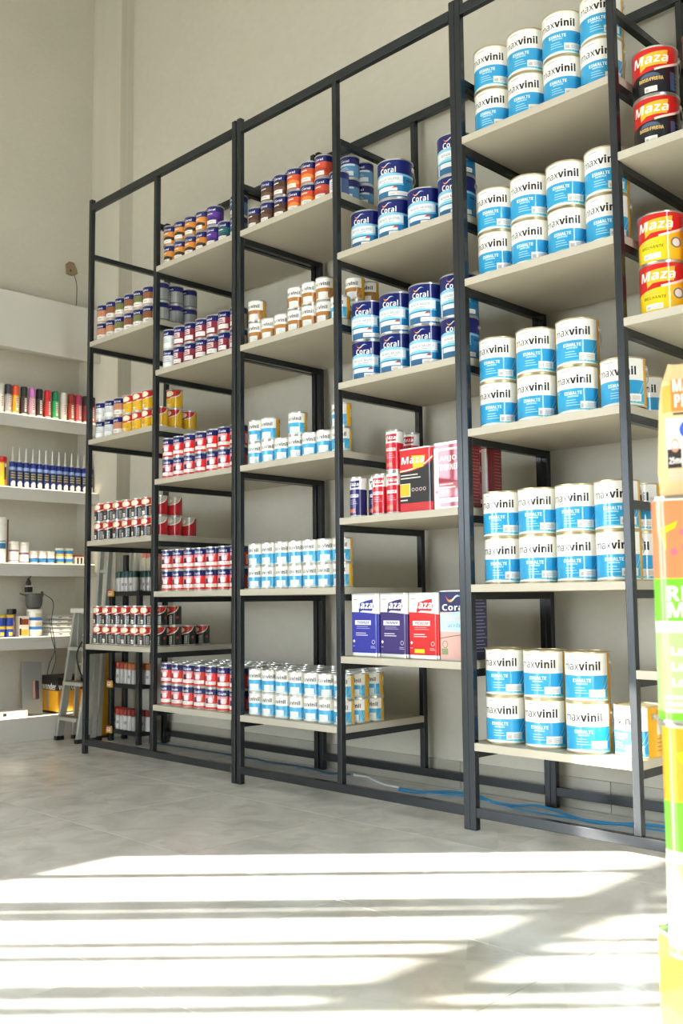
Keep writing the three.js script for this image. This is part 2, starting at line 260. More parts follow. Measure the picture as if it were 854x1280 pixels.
function smallMaza(body, dots, top = '#c62a22', logo = '#efe2c0') {
  return label(512, 192, (c, X, Y, w, h) => {
    rect(c, X, Y, -180, 180, 0, 1, body); c.fillStyle = top; c.beginPath(); c.moveTo(X(-180), 0); c.lineTo(X(105), 0); c.quadraticCurveTo(X(95), Y(0.38), X(20), Y(0.44)); c.quadraticCurveTo(X(-20), Y(0.47), X(-60), Y(0.46)); c.lineTo(X(-180), Y(0.5)); c.fill();
    c.strokeStyle = '#eee4d4'; c.lineWidth = h * 0.06; c.beginPath(); c.moveTo(X(103), 0); c.quadraticCurveTo(X(92), Y(0.36), X(16), Y(0.43)); c.stroke();
    c.fillStyle = logo; c.beginPath(); c.ellipse(X(2), Y(0.2), X(36) - X(0), h * 0.16, -0.06, 0, 7); c.fill(); text(c, 'Maza', X(2), Y(0.21), h * 0.2, '#fbf8ea', 'bold', X(28) - X(-28)); 
    if (dots) { rect(c, X, Y, 36, 56, 0.5, 0.95, '#c9ccc6'); lines(c, X, Y, 38, 54, 0.52, 6, 0.07, body, 0.03); barcode(c, X, Y, -26, 4, 0.72, 0.95); lines(c, X, Y, -20, 10, 0.55, 2, 0.07, '#9a8f86', 0.025); c.fillStyle = '#b23a3a'; for (const q of [96, 150]) { c.beginPath(); c.arc(X(q), Y(0.6), h * 0.08, 0, 7); c.fill(); } }
    else { lines(c, X, Y, -24, 30, 0.56, 3, 0.08, 'rgba(120,110,90,0.55)', 0.03); barcode(c, X, Y, -24, 0, 0.78, 0.95); }
  });
}
L.br = smallMaza('#191a20', true); L.yr = smallMaza('#e6b520', false); L.rs = smallMaza('#b8171e', false, '#b9b6a6', '#d9d6c4'); L.bg = smallMaza('#22281f', true);
function coralSmall(draw, brand = 'Coral', top = 0.3) {
  return label(512, 192, (c, X, Y, w, h) => { rect(c, X, Y, -180, 180, 0, 1, '#e9e9e6'); draw(c, X, Y, w, h); rect(c, X, Y, -180, 180, 0, top, '#101a62'); swoosh(c, X(-26), Y(top * 0.38), h * 0.08); text(c, brand, X(4), Y(top * 0.62), h * 0.15, '#f1f2f4', 'bold', X(36) - X(-28)); });
}
L.rn = coralSmall((c, X, Y, w, h) => { rect(c, X, Y, -180, 180, 0.3, 1, '#d41d1c'); rect(c, X, Y, -60, 44, 0.3, 0.62, '#e69a9c'); c.fillStyle = '#dc2420'; c.beginPath(); c.ellipse(X(66), Y(0.55), X(26) - X(0), h * 0.26, 0, 0, 7); c.fill(); rect(c, X, Y, -28, -2, 0.46, 0.72, '#1d2350'); rect(c, X, Y, 4, 34, 0.4, 0.68, '#efdfe0'); rect(c, X, Y, -40, 66, 0.72, 0.9, '#efece6'); lines(c, X, Y, 0, 40, 0.79, 1, 0.05, '#b9a9a6', 0.03); rect(c, X, Y, 100, 150, 0.4, 0.9, '#e9c9c4'); }, 'Coralit');
L.wine = coralSmall((c, X, Y) => { rect(c, X, Y, -180, 180, 0.3, 1, '#8c2a3a'); rect(c, X, Y, -60, 30, 0.32, 0.6, '#d9c4c8'); lines(c, X, Y, -30, 26, 0.4, 2, 0.09, '#7d2536', 0.04); rect(c, X, Y, 70, 110, 0.3, 1, '#d5ccd0'); rect(c, X, Y, -36, 52, 0.66, 0.9, '#efeeea'); lines(c, X, Y, -10, 30, 0.77, 1, 0.05, '#b0a4a4', 0.03); });
L.wn = coralSmall((c, X, Y) => { rect(c, X, Y, -180, 180, 0.3, 1, '#dfe3e4'); lines(c, X, Y, -36, 40, 0.42, 3, 0.1, '#8f9aa6', 0.03); rect(c, X, Y, -36, 52, 0.72, 0.92, '#f2f1ee'); rect(c, X, Y, 60, 100, 0.45, 0.8, '#b9c9c6'); });
const scape = (main, hill) => coralSmall((c, X, Y) => { rect(c, X, Y, -180, 180, 0.3, 1, main); wave(c, X, Y, -60, 60, 0.6, 0.04, 0.8, hill, 1); rect(c, X, Y, -40, 40, 0.74, 0.95, '#e9e6df'); lines(c, X, Y, -10, 30, 0.82, 1, 0.05, '#a9a49c', 0.03); lines(c, X, Y, -30, 30, 0.38, 1, 0.1, '#f0e8d8', 0.05); });
L.on = scape('#d98b33', '#2c2a22'); L.pn = scape('#5b2f96', '#3b1f6e'); L.tn = scape('#1f6a70', '#174a55'); L.bn = scape('#3f6d9c', '#27415f'); L.brown = scape('#4a3028', '#6b4a3a'); L.fl = scape('#d2532a', '#e88a3a'); L.fr = scape('#cf4a33', '#b53a2a');
const woodL = (main, hill) => coralSmall((c, X, Y) => { rect(c, X, Y, -180, 180, 0.3, 0.72, main); c.fillStyle = hill; for (let i = -4; i < 4; i++) c.fillRect(X(i * 22), Y(0.3), 3, Y(0.42)); rect(c, X, Y, -180, 180, 0.68, 0.96, '#e8e6e0'); lines(c, X, Y, 0, 36, 0.8, 1, 0.05, '#8f8a84', 0.04); rect(c, X, Y, -180, 180, 0.95, 1, '#cf8463'); }, 'Sparlack');
L.w1 = woodL('#c78a68', '#a06a4c'); L.w2 = woodL('#8f5a36', '#6b3f24'); L.w3 = woodL('#6f7a4a', '#a8763f');
L.grey = coralSmall((c, X, Y) => { rect(c, X, Y, -180, 180, 0.28, 1, '#8b8e8f'); rect(c, X, Y, 20, 60, 0.3, 1, '#aeb1b0'); lines(c, X, Y, -30, 16, 0.4, 3, 0.14, '#d5d7d6', 0.05); rect(c, X, Y, -180, 180, 0.92, 1, '#6f7274'); }, 'Sparlack', 0.28);
L.bsteel = coralSmall((c, X, Y) => { rect(c, X, Y, -180, 180, 0.3, 1, '#4f88b4'); rect(c, X, Y, -50, 70, 0.34, 0.44, '#cfdde4'); rect(c, X, Y, -40, 60, 0.7, 0.92, '#dfe3e2'); lines(c, X, Y, -20, 40, 0.52, 2, 0.08, '#a9c6d8', 0.04); }, 'Coral', 0.34);
L.wside = coralSmall((c, X, Y) => { rect(c, X, Y, -180, 180, 0.3, 1, '#e6e7e8'); rect(c, X, Y, 40, 130, 0.3, 1, '#3f5a8c'); lines(c, X, Y, -30, 30, 0.45, 4, 0.1, '#7c8aa8', 0.04); });
function thinLabel(body, word, chip) {
  return label(512, 384, (c, X, Y, w, h) => {
    rect(c, X, Y, -180, 180, 0, 1, body); wave(c, X, Y, -180, 180, 0.31, 0.02, 0, '#ecebe7', 1); c.fillStyle = chip; c.beginPath(); c.moveTo(X(-34), Y(0.08)); c.lineTo(X(52), Y(0.06)); c.lineTo(X(46), Y(0.24)); c.lineTo(X(-10), Y(0.26)); c.closePath(); c.fill(); text(c, 'Maza', X(4), Y(0.155), h * 0.13, '#f4f3f0', 'bold', X(48) - X(-40), 'center', 0.12);
    rect(c, X, Y, -36, 44, 0.42, 0.5, '#e9e6e6'); text(c, word, X(4), Y(0.46), h * 0.06, body, 'bold', X(36) - X(-30)); lines(c, X, Y, -30, 40, 0.56, 3, 0.05, 'rgba(240,235,235,0.6)', 0.015);
    rect(c, X, Y, -40, 20, 0.8, 0.9, word === 'THINNER' ? '#d96a4a' : '#e8c81f'); rect(c, X, Y, -180, 180, 0.965, 1, '#c9c9c6');
  });
}
L.cylNavy = thinLabel('#232264', 'THINNER', '#1d1c5e'); L.cylRed = thinLabel('#cc1f2e', 'THINNER', '#b81d28');
// rectangular tins: across is metres along the outside, 0 in the middle of the front
const tinLabel = (w, h, W, Dp, f) => canvas(w, h, (c) => { const per = 2 * (W + Dp) * 0.975, X = (m) => w * (0.5 + m / per), Y = (t) => h * t; f(c, X, Y, w, h); });
function mazaTin(body, word, chip, small = 'Thinner especial') {
  return tinLabel(1024, 512, 0.178, 0.115, (c, X, Y, w, h) => {
    rect(c, X, Y, -0.3, 0.3, 0, 1, body); wave(c, X, Y, -0.3, 0.3, 0.33, 0.03, 0, '#e8e7e2', 2.2); c.fillStyle = chip; c.beginPath(); c.moveTo(X(-0.034), Y(0.15)); c.lineTo(X(0.02), Y(0.1)); c.lineTo(X(0.06), Y(0.08)); c.lineTo(X(0.058), Y(0.13)); c.lineTo(X(0.064), Y(0.2)); c.lineTo(X(0.052), Y(0.28)); c.lineTo(X(-0.01), Y(0.27)); c.lineTo(X(-0.034), Y(0.31)); c.closePath(); c.fill();
    c.strokeStyle = '#b9b7b2'; c.lineWidth = 3; text(c, 'Maza', X(-0.007), Y(0.184), h * 0.17, '#b9b7b0', 'bold', X(0.064) - X(-0.07), 'center', 0.12); text(c, 'Maza', X(-0.004), Y(0.178), h * 0.17, '#f6f6f3', 'bold', X(0.064) - X(-0.07), 'center', 0.12);
    lines(c, X, Y, -0.07, -0.03, 0.075, 1, 0.05, '#9a96a0', 0.012); rect(c, X, Y, -0.06, 0.045, 0.44, 0.52, '#e9e9ea'); text(c, word, X(-0.008), Y(0.48), h * 0.065, body, 'bold italic', X(0.035) - X(-0.045)); lines(c, X, Y, -0.05, 0.05, 0.545, 2, 0.03, 'rgba(235,235,240,0.6)', 0.01); lines(c, X, Y, -0.055, 0.035, 0.655, 2, 0.035, '#e8e4ea', 0.012);
    c.save(); c.translate(X(-0.068), Y(0.8)); c.rotate(Math.PI / 4); c.fillStyle = '#e6e2e6'; c.fillRect(-w * 0.011, -w * 0.011, w * 0.022, w * 0.022); c.restore(); c.strokeStyle = '#e6e2e6'; c.lineWidth = 4; c.beginPath(); c.arc(X(0.06), Y(0.81), w * 0.016, 0, 7); c.stroke(); lines(c, X, Y, 0.042, 0.078, 0.88, 2, 0.025, 'rgba(230,226,232,0.7)', 0.01); lines(c, X, Y, -0.078, -0.055, 0.88, 1, 0.03, 'rgba(230,226,232,0.7)', 0.01);
    if (word === 'PREMIUM') rect(c, X, Y, -0.05, 0.01, 0.9, 0.965, '#ecd31c');
  });
}
L.tBlue = mazaTin('#2a2f9a', 'THINNER', '#2a2f9a'); L.tPurple = mazaTin('#3a2a6e', 'THINNER', '#332566'); L.tRed = mazaTin('#cf1f24', 'PREMIUM', '#c81f26');
L.tCoral = tinLabel(1024, 512, 0.178, 0.115, (c, X, Y, w, h) => {
  rect(c, X, Y, -0.3, 0.3, 0, 1, '#d8a9a4'); rect(c, X, Y, -0.3, 0.3, 0, 0.3, '#23265c'); wave(c, X, Y, -0.3, 0.3, 0.3, 0.03, 0.65, '#bfe0e2', 0); wave(c, X, Y, -0.3, 0.3, 0.63, 0.04, 1, '#dcb0a6', 2);
  swoosh(c, X(-0.05), Y(0.1), h * 0.14); text(c, 'Coral', X(-0.004), Y(0.235), h * 0.13, '#f4f4f4', 'bold', X(0.07) - X(-0.065)); text(c, 'DECORA', X(0), Y(0.4), h * 0.07, '#e4b9bd', 'bold', X(0.06) - X(-0.05)); text(c, 'acrílica', X(0.01), Y(0.5), h * 0.08, '#5c93b4', '', X(0.06) - X(-0.04));
  c.strokeStyle = '#6b4a48'; c.lineWidth = 5; c.beginPath(); c.moveTo(X(-0.09), Y(0.7)); c.quadraticCurveTo(X(0), Y(0.64), X(0.09), Y(0.62)); c.stroke(); c.strokeStyle = '#7d8a6a'; c.lineWidth = 6; c.beginPath(); c.arc(X(-0.055), Y(0.78), w * 0.024, 0, 7); c.stroke(); rect(c, X, Y, -0.075, -0.04, 0.84, 0.93, '#8a9a72');
  rect(c, X, Y, 0.09, 0.2, 0, 1, '#2c2d4c'); lines(c, X, Y, 0.1, 0.185, 0.12, 16, 0.05, '#7b7c98', 0.012); rect(c, X, Y, -0.3, -0.2, 0, 1, '#7a2b33');
});
L.tMaza = tinLabel(1024, 512, 0.195, 0.115, (c, X, Y, w, h) => {
  rect(c, X, Y, -0.35, 0.35, 0, 1, '#17161a'); c.fillStyle = '#cf2026'; c.beginPath(); c.moveTo(X(-0.35), 0); c.lineTo(X(0.35), 0); c.lineTo(X(0.35), Y(0.3)); c.lineTo(X(0.1), Y(0.2)); c.quadraticCurveTo(X(0.05), Y(0.36), X(-0.1), Y(0.36)); c.lineTo(X(-0.35), Y(0.36)); c.fill(); c.strokeStyle = '#f0e2c2'; c.lineWidth = 12; c.beginPath(); c.moveTo(X(0.1), Y(0.14)); c.quadraticCurveTo(X(0.06), Y(0.33), X(-0.1), Y(0.34)); c.stroke();
  c.fillStyle = '#eec42e'; c.beginPath(); c.moveTo(X(-0.02), Y(0.1)); c.lineTo(X(0.06), Y(0.12)); c.lineTo(X(0.05), Y(0.3)); c.lineTo(X(-0.01), Y(0.32)); c.fill(); text(c, 'Maza', X(-0.012), Y(0.17), h * 0.16, '#f7f4ec', 'bold', X(0.06) - X(-0.085), 'center', 0.1);
  lines(c, X, Y, -0.085, 0.05, 0.4, 2, 0.05, '#d6d2cc', 0.018); c.fillStyle = '#e6b82a'; c.fillRect(X(-0.092), Y(0.55), X(-0.03) - X(-0.092), Y(0.2)); c.strokeStyle = '#f3ead0'; c.lineWidth = 6; c.strokeRect(X(-0.092), Y(0.55), X(-0.03) - X(-0.092), Y(0.2)); c.strokeStyle = '#d9bcc0'; c.lineWidth = 5; for (let i = 0; i < 4; i++) { c.beginPath(); c.arc(X(-0.012 + i * 0.022), Y(0.65), w * 0.012, 0, 7); c.stroke(); }
  rect(c, X, Y, -0.35, 0.35, 0.86, 1, '#cf2630'); lines(c, X, Y, -0.09, -0.03, 0.8, 1, 0.04, '#e6e2dd', 0.02); rect(c, X, Y, 0.1, 0.22, 0.0, 1, '#7d1419'); lines(c, X, Y, 0.155, 0.205, 0.06, 18, 0.05, '#a0474a', 0.014);
});
L.tAnjo = tinLabel(1024, 512, 0.178, 0.115, (c, X, Y, w, h) => {
  rect(c, X, Y, -0.3, 0.3, 0, 1, '#efe9e6'); rect(c, X, Y, -0.085, 0.085, 0.02, 0.06, '#b3364e'); rect(c, X, Y, -0.055, 0.06, 0.06, 0.84, '#a3243c'); rect(c, X, Y, -0.055, 0.06, 0.075, 0.11, '#e6d7d8'); text(c, 'ANJO', X(0.0), Y(0.23), h * 0.1, '#f3eceb', 'bold', X(0.05) - X(-0.045)); text(c, 'THINNER', X(0.004), Y(0.37), h * 0.13, '#f5eeee', 'bold', X(0.056) - X(-0.05)); rect(c, X, Y, -0.055, 0.06, 0.6, 0.82, '#c06a72'); lines(c, X, Y, -0.05, 0.05, 0.62, 2, 0.05, '#f0e0df', 0.02);
  for (const q of [-0.065, -0.035, -0.005]) { c.save(); c.translate(X(q), Y(0.74)); c.rotate(Math.PI / 4); c.fillStyle = q < -0.05 ? '#a8243a' : '#f4eeee'; c.fillRect(-w * 0.012, -w * 0.012, w * 0.024, w * 0.024); c.restore(); } rect(c, X, Y, -0.05, 0.06, 0.91, 0.97, '#b03a50'); rect(c, X, Y, 0.086, 0.2, 0, 1, '#7a1c24'); lines(c, X, Y, 0.135, 0.19, 0.06, 18, 0.05, '#b06a6a', 0.012);
});
const stackTin = (draw) => tinLabel(1024, 400, 0.235, 0.235, draw);
L.s1 = stackTin((c, X, Y, w, h) => {
  rect(c, X, Y, -0.5, 0.5, 0, 1, '#ee7f52'); rect(c, X, Y, -0.5, 0.5, 0.36, 1, '#6fcf2e'); rect(c, X, Y, -0.5, 0.5, 0.555, 0.605, '#f0f6e4'); rect(c, X, Y, -0.5, 0.5, 0.605, 0.96, '#a6e07e'); c.fillStyle = '#f4d512'; c.beginPath(); c.moveTo(X(-0.112), Y(0.14)); c.lineTo(X(-0.082), Y(0.1)); c.lineTo(X(-0.086), Y(0.13)); c.lineTo(X(-0.1), Y(0.15)); c.lineTo(X(-0.1), Y(0.24)); c.lineTo(X(-0.106), Y(0.16)); c.fill();
  c.fillStyle = '#e0667f'; for (const [a, b] of [[-0.074, 0.15], [-0.072, 0.22], [-0.088, 0.24]]) { c.beginPath(); c.arc(X(a), Y(b), 6, 0, 7); c.fill(); } text(c, 'RENDE', X(-0.104), Y(0.43), h * 0.095, '#f4fbee', 'bold', 0, 'left'); text(c, 'MUITO', X(-0.104), Y(0.505), h * 0.095, '#f4fbee', 'bold', 0, 'left'); for (const t of [0.69, 0.76, 0.83]) text(c, 'Lavável', X(-0.1), Y(t), h * 0.055, '#f6fdf0', 'bold', 0, 'left'); lines(c, X, Y, -0.112, 0.09, 0.89, 3, 0.03, '#e6f6d8', 0.014);
});
L.s2 = stackTin((c, X, Y, w, h) => {
  rect(c, X, Y, -0.5, 0.5, 0, 1, '#f29a22'); rect(c, X, Y, -0.5, -0.1, 0, 0.34, '#eba51c'); rect(c, X, Y, -0.5, 0.5, 0.33, 1, '#6fcf2e'); rect(c, X, Y, -0.5, 0.5, 0.55, 0.6, '#f0f6e4'); rect(c, X, Y, -0.5, 0.5, 0.6, 0.97, '#a6e07e'); c.fillStyle = '#f6e312'; c.beginPath(); c.moveTo(X(-0.1), Y(0.12)); c.lineTo(X(-0.065), Y(0.08)); c.lineTo(X(-0.075), Y(0.23)); c.fill(); text(c, 'SUPER', X(-0.092), Y(0.4), h * 0.095, '#f4fbee', 'bold', 0, 'left'); text(c, 'LAVÁVEL', X(-0.092), Y(0.48), h * 0.09, '#f4fbee', 'bold', 0, 'left'); for (const t of [0.7, 0.77, 0.84]) lines(c, X, Y, -0.096, 0.05, t, 1, 0.1, '#eefae4', 0.03);
});
L.s3 = L.s2;
const labelMat = {}; const lm = (k) => (labelMat[k] ??= new THREE.MeshPhysicalMaterial({ map: L[k], roughness: 0.4, specularIntensity: 0.4, clearcoat: 0.8, clearcoatRoughness: 0.03 }));

// ---------------------------------------------------------------- cans and tins
function makeCan(kind, r, h, rim, big) {
  const g = new THREE.Group(), n = big ? 40 : 24, loop = circle(r, n), y0 = 0.006, y1 = h - 0.006;
  part('body', sweep(loop, [[0, y0], [0, y1]]), lm(kind), g);
  part('base_rim', sweep(loop, [[-0.004, 0.001], [0.0012, 0], [0.0016, 0.004], [0, y0 + 0.001]]), rim, g);
  const lid = part('lid', sweep(loop, [[-0.0005, y1 - 0.001], [0.0016, y1 + 0.001], [0.0016, h - 0.001], [0.0004, h], [-0.003, h], [-0.0035, h - 0.005], [-0.014, h - 0.005], [-0.015, h - 0.002], [-r * 0.8, h - 0.0022], [-r * 0.81, h - 0.004], [-r, h - 0.004]]), rim, g);
  if (big) {
    for (const s of [-1, 1]) { const a = (s < 0 ? -127 : 99) * D2R, e = part('ear', merge([new THREE.CylinderGeometry(0.011, 0.011, 0.006, 14).rotateX(Math.PI / 2), new THREE.SphereGeometry(0.0045, 10, 8).translate(0, 0, 0.003)]), M.steel, g); e.position.set((r + 0.001) * Math.sin(a), h * 0.8, (r + 0.001) * Math.cos(a)); e.rotation.y = a; }
    const pts = []; for (let i = 0; i <= 14; i++) { const t = -1 + (2 * i) / 14, a = Math.PI + (-13 + t * 66) * D2R, q = r + 0.005 + 0.006 * (1 - t * t); pts.push([q * Math.sin(a), h * 0.8 - 0.052 * Math.sqrt(Math.max(0, 1 - t * t)), q * Math.cos(a)]); }
    part('handle', tube(pts, 0.0016, 6, false, 36), M.steel, g);
  }
  return g;
}
const RS = 0.048, HS = 0.116, RG = 0.083, HG = 0.187;
const KIND = {
  big: ['large white-blue enamel can', 'blue and white enamel cans'], coral: ['large navy-blue paint can', 'navy paint cans'], mazaBlack: ['large red-black paint can', 'red-black paint cans'], mazaYellow: ['large red-yellow paint can', 'red-yellow paint cans'],
  wb: ['small white-blue can', 'small white-blue cans'], wg: ['small white-gold can', 'small white-gold cans'], rn: ['small red-navy can', 'small red-navy cans'], wine: ['small navy-wine can', 'small navy-wine cans'], wn: ['small navy-topped white can', 'small navy-white cans'],
  on: ['small navy-orange can', 'small navy-orange cans'], pn: ['small navy-purple can', 'small coloured cans'], tn: ['small navy-teal can', 'small coloured cans'], bn: ['small navy-blue can', 'small navy-blue cans'], brown: ['small navy-brown can', 'small navy-brown cans'], fl: ['small navy-topped orange can', 'small navy and orange cans'], fr: ['small navy-topped red can', 'small navy and orange cans'],
  w1: ['small peach-wood varnish can', 'small wood varnish cans'], w2: ['small brown-wood varnish can', 'small wood varnish cans'], w3: ['small olive-wood varnish can', 'small wood varnish cans'], grey: ['small grey varnish can', 'small grey varnish cans'], br: ['small red-black can', 'small red-black cans'], bg: ['small dark green-black can', 'small red-black cans'], yr: ['small red-yellow can', 'small red-yellow cans'], rs: ['small silver-red can', 'small silver-red cans'], bsteel: ['small steel-blue can', 'small steel-blue cans'], wside: ['small white-and-navy can', 'small steel-blue cans'],
};
const protos = {};
function can(kind, x, y, z, label, turn = 0) {
  const big = ['big', 'coral', 'mazaBlack', 'mazaYellow'].includes(kind);
  protos[kind] ??= makeCan(kind, big ? RG : RS, big ? HG : HS, kind === 'big' ? M.gold : M.steel, big);
  const g = protos[kind].clone(); g.name = numbered('paint_can'); g.position.set(x, y + 0.0006, z); g.rotation.y = turn; scene.add(g);
  const n = label.split(/\s+/).length; if (n > 16) console.log('long label', n, label);
  return tag(g, label, 'paint can', KIND[kind][1]);
}
const BAY = ['first', 'second', 'third', 'fourth', 'fifth', 'sixth'], BX = [0.03, 0.7545, 1.523, 2.2455, 2.996, 3.713];
const bayShelf = (bay, s) => (bay % 2 === (bay < 2 ? 1 : 0) ? tall : short);
const LEVEL = [short, tall, tall, short, tall, [2.557, 1.932, 1.297, 0.664]];
const where = (bay, s) => `${ORD[s]} shelf down, ${BAY[bay]} bay`;
// a front row: tiers of kinds from left to right ('.' leaves a place empty)
function row(bay, s, lower, upper, opt = {}) {
  const big = opt.big, r = big ? RG : RS, h = big ? HG : HS, p = opt.pitch ?? (big ? 0.187 : 0.1025), x0 = BX[bay] + (opt.x0 ?? (big ? 0.081 : 0.0525)), z = -(opt.inset ?? (big ? 0.035 : 0.026)) - r, y = LEVEL[bay][s];
  [lower, upper].forEach((list, t) => { let k = 0; (list ?? []).forEach((kind, i) => {
    if (kind === '.') return; k++;
    const tier = upper && upper.some((q) => q !== '.') ? (t ? 'upper tier, ' : 'lower tier, ') : '';
    can(kind, x0 + i * p + jit(big ? 0.0005 : 0.0012), y + t * (h + 0.0004), z + jit(big ? 0.003 : 0.0015) - (t ? 0 : 0), `${KIND[kind][0]}, ${tier}${ORD[k - 1]} from left, ${where(bay, s)}`, (opt.turn ?? (big ? 0.17 : 0.1)) + jit(big ? 0.06 : 0.2));
  }); });
}
// cans standing behind the right-hand end of a front row: [kind, tier, row back, x shift]
function behind(bay, s, list, i, big) {
  const r = big ? RG : RS, h = big ? HG : HS, p = big ? 0.187 : 0.1025, x = BX[bay] + (big ? 0.081 : 0.051) + i * p, y = LEVEL[bay][s];
  for (const [kind, t, k, dx = 0] of list) can(kind, x + dx, y + t * (h + 0.0004), -(big ? 0.035 : 0.026) - r - k * (big ? 0.178 : 0.1025), `${KIND[kind][0]}, ${t ? 'upper' : 'lower'} tier, ${ORD[k]} row back, right end, ${where(bay, s)}`.replace('right end', 'right'), jit(0.2));
}
const rep = (k, n) => Array(n).fill(k);
// first bay
row(0, 0, ['w1', 'w1', 'w3', 'w2', 'w3', 'w2', 'grey'], ['w1', 'w2', 'w3', 'w2', 'w3', 'w2', 'grey']); behind(0, 0, [['grey', 0, 1], ['grey', 1, 1], ['grey', 0, 2], ['grey', 1, 2]], 6);
row(0, 1, ['wn', 'wn', 'w1', 'yr', 'yr', 'yr', 'yr'], ['wn', 'wn', 'w1', 'yr', 'yr', 'yr', '.']); behind(0, 1, [['yr', 0, 1], ['yr', 1, 1], ['yr', 0, 2]], 6);
row(0, 2, [...rep('br', 6), 'rs'], [...rep('br', 6), 'rs']); behind(0, 2, [['rs', 0, 1], ['rs', 1, 1], ['rs', 0, 2]], 6);
row(0, 3, rep('br', 7), rep('br', 7)); behind(0, 3, [['bg', 0, 1], ['bg', 1, 1], ['bg', 0, 2], ['bg', 0, 3]], 6);
// second bay
row(1, 0, ['on', 'on', 'on', 'on', 'pn', 'tn', 'bn'], ['on', 'on', 'on', 'on', 'pn', '.', 'bn']);
row(1, 1, ['wn', ...rep('wine', 6)], ['wn', ...rep('wine', 6)]);
row(1, 2, rep('rn', 7), rep('rn', 7)); row(1, 3, rep('rn', 7), rep('rn', 7)); row(1, 4, rep('rn', 7), rep('rn', 7));
// third bay
row(2, 0, ['brown', 'brown', 'brown', 'fl', 'fl', 'fr', 'wside'], ['.', 'brown', 'brown', 'fl', 'fl', 'fr', '.']); behind(2, 0, [['bsteel', 0, 1, -0.025], ['bsteel', 1, 1, -0.025], ['bsteel', 0, 2, -0.025], ['bsteel', 1, 2, -0.025]], 6);
row(2, 1, [...rep('wg', 6), 'wb'], ['wg', '.', '.', 'wg', 'wg', 'wg', '.']); behind(2, 1, [['wg', 0, 1], ['wg', 1, 1], ['wg', 0, 2], ['wg', 1, 2]], 6);
row(2, 2, rep('wb', 7), ['wb', 'wb', '.', 'wb', '.', '.', 'wb']);
row(2, 3, rep('wb', 7), rep('wb', 7)); row(2, 4, rep('wb', 7), rep('wb', 7));
// deeper rows that show over the lowest shelves of the second and third bay
for (const [bay, kind] of [[1, 'rn'], [2, 'wb']]) for (let k = 1; k < 4; k++) for (let i = 0; i < 7; i++) for (let t = 0; t < 2; t++) {
  if (bay === 2 && i === 6 && k > 2) continue;
  can(kind, BX[bay] + 0.051 + i * 0.1025 + jit(0.0012), LEVEL[bay][4] + t * (HS + 0.0004), -0.074 - k * 0.1025, `${KIND[kind][0]}, ${t ? 'upper' : 'lower'} tier, ${ORD[k]} row back, ${ORD[i]} from left, lowest shelf`, jit(0.2));
}
// fourth bay
row(3, 0, ['coral', 'coral', 'coral', 'coral'], ['.', 'coral', '.', 'coral'], { big: true, x0: 0.092, pitch: 0.1785, turn: 0.3 });
row(3, 1, rep('coral', 4), rep('coral', 4), { big: true, x0: 0.092, pitch: 0.1785, turn: 0.3 });
// fifth bay
const snug = { big: true, x0: 0.0862, pitch: 0.172 };
row(4, 0, rep('big', 4), rep('big', 4), snug); row(4, 1, rep('big', 4), rep('big', 4), snug); row(4, 2, rep('big', 4), ['big', 'big', 'big', '.'], { big: true }); row(4, 3, rep('big', 4), rep('big', 4), snug);
row(4, 4, rep('big', 3), rep('big', 3), { big: true, inset: 0.03 });
can('big', 3.646, LEVEL[4][4], -0.125, 'large white-blue enamel can standing alone at right, fifth shelf down, fifth bay', -0.5);
behind(4, 2, [['big', 0, 2, -0.1]], 3, true); behind(4, 3, [['big', 0, 1, -0.045], ['big', 1, 1, -0.045]], 3, true);
// sixth bay
row(5, 0, rep('mazaBlack', 3), rep('mazaBlack', 3), { big: true, x0: 0.1, pitch: 0.2 }); row(5, 1, rep('mazaYellow', 3), rep('mazaYellow', 3), { big: true, x0: 0.1, pitch: 0.2 });

// round thinner cans and rectangular tins of the fourth bay
function roundTin(kind, x, y, z, label, turn = 0) {
  const r = 0.04, h = 0.19, g = thing('thinner_can', label, 'thinner can', [x, y + 0.0006 + (y > y3 ? 0.0005 : 0), z], turn, 'tall round thinner cans'), loop = circle(r, 28);
  part('body', sweep(loop, [[0, 0.005], [0, h - 0.008]]), lm(kind), g); part('base_rim', sweep(loop, [[-0.004, 0.001], [0.001, 0], [0.001, 0.004], [0, 0.006]]), M.steel, g);
  part('lid', sweep(loop, [[0, h - 0.009], [0.0012, h - 0.007], [0.0008, h - 0.001], [-0.002, h], [-0.003, h - 0.004], [-0.025, h - 0.003], [-0.04, h - 0.003]]), M.steel, g);
  return g;
}
const y3 = short[2], y4 = short[3];
roundTin('cylNavy', 2.296, y3, -0.075, 'navy round thinner can at the left end of its shelf'); roundTin('cylNavy', 2.36, y3, -0.135, 'navy round thinner can behind another navy one', 0.3);
roundTin('cylRed', 2.44, y3, -0.075, 'red round thinner can between navy can and stacked red cans', 0.15); roundTin('cylRed', 2.526, y3, -0.075, 'red round thinner can under another, beside red-black tin', 0.1); roundTin('cylRed', 2.524, y3 + 0.19, -0.077, 'red round thinner can stacked on another red can', 0.05);
roundTin('cylRed', 2.522, y3, -0.19, 'lower red round can in the rear pair behind red-black tin'); roundTin('cylRed', 2.522, y3 + 0.19, -0.19, 'upper red round can in the rear pair behind red-black tin', 0.2);
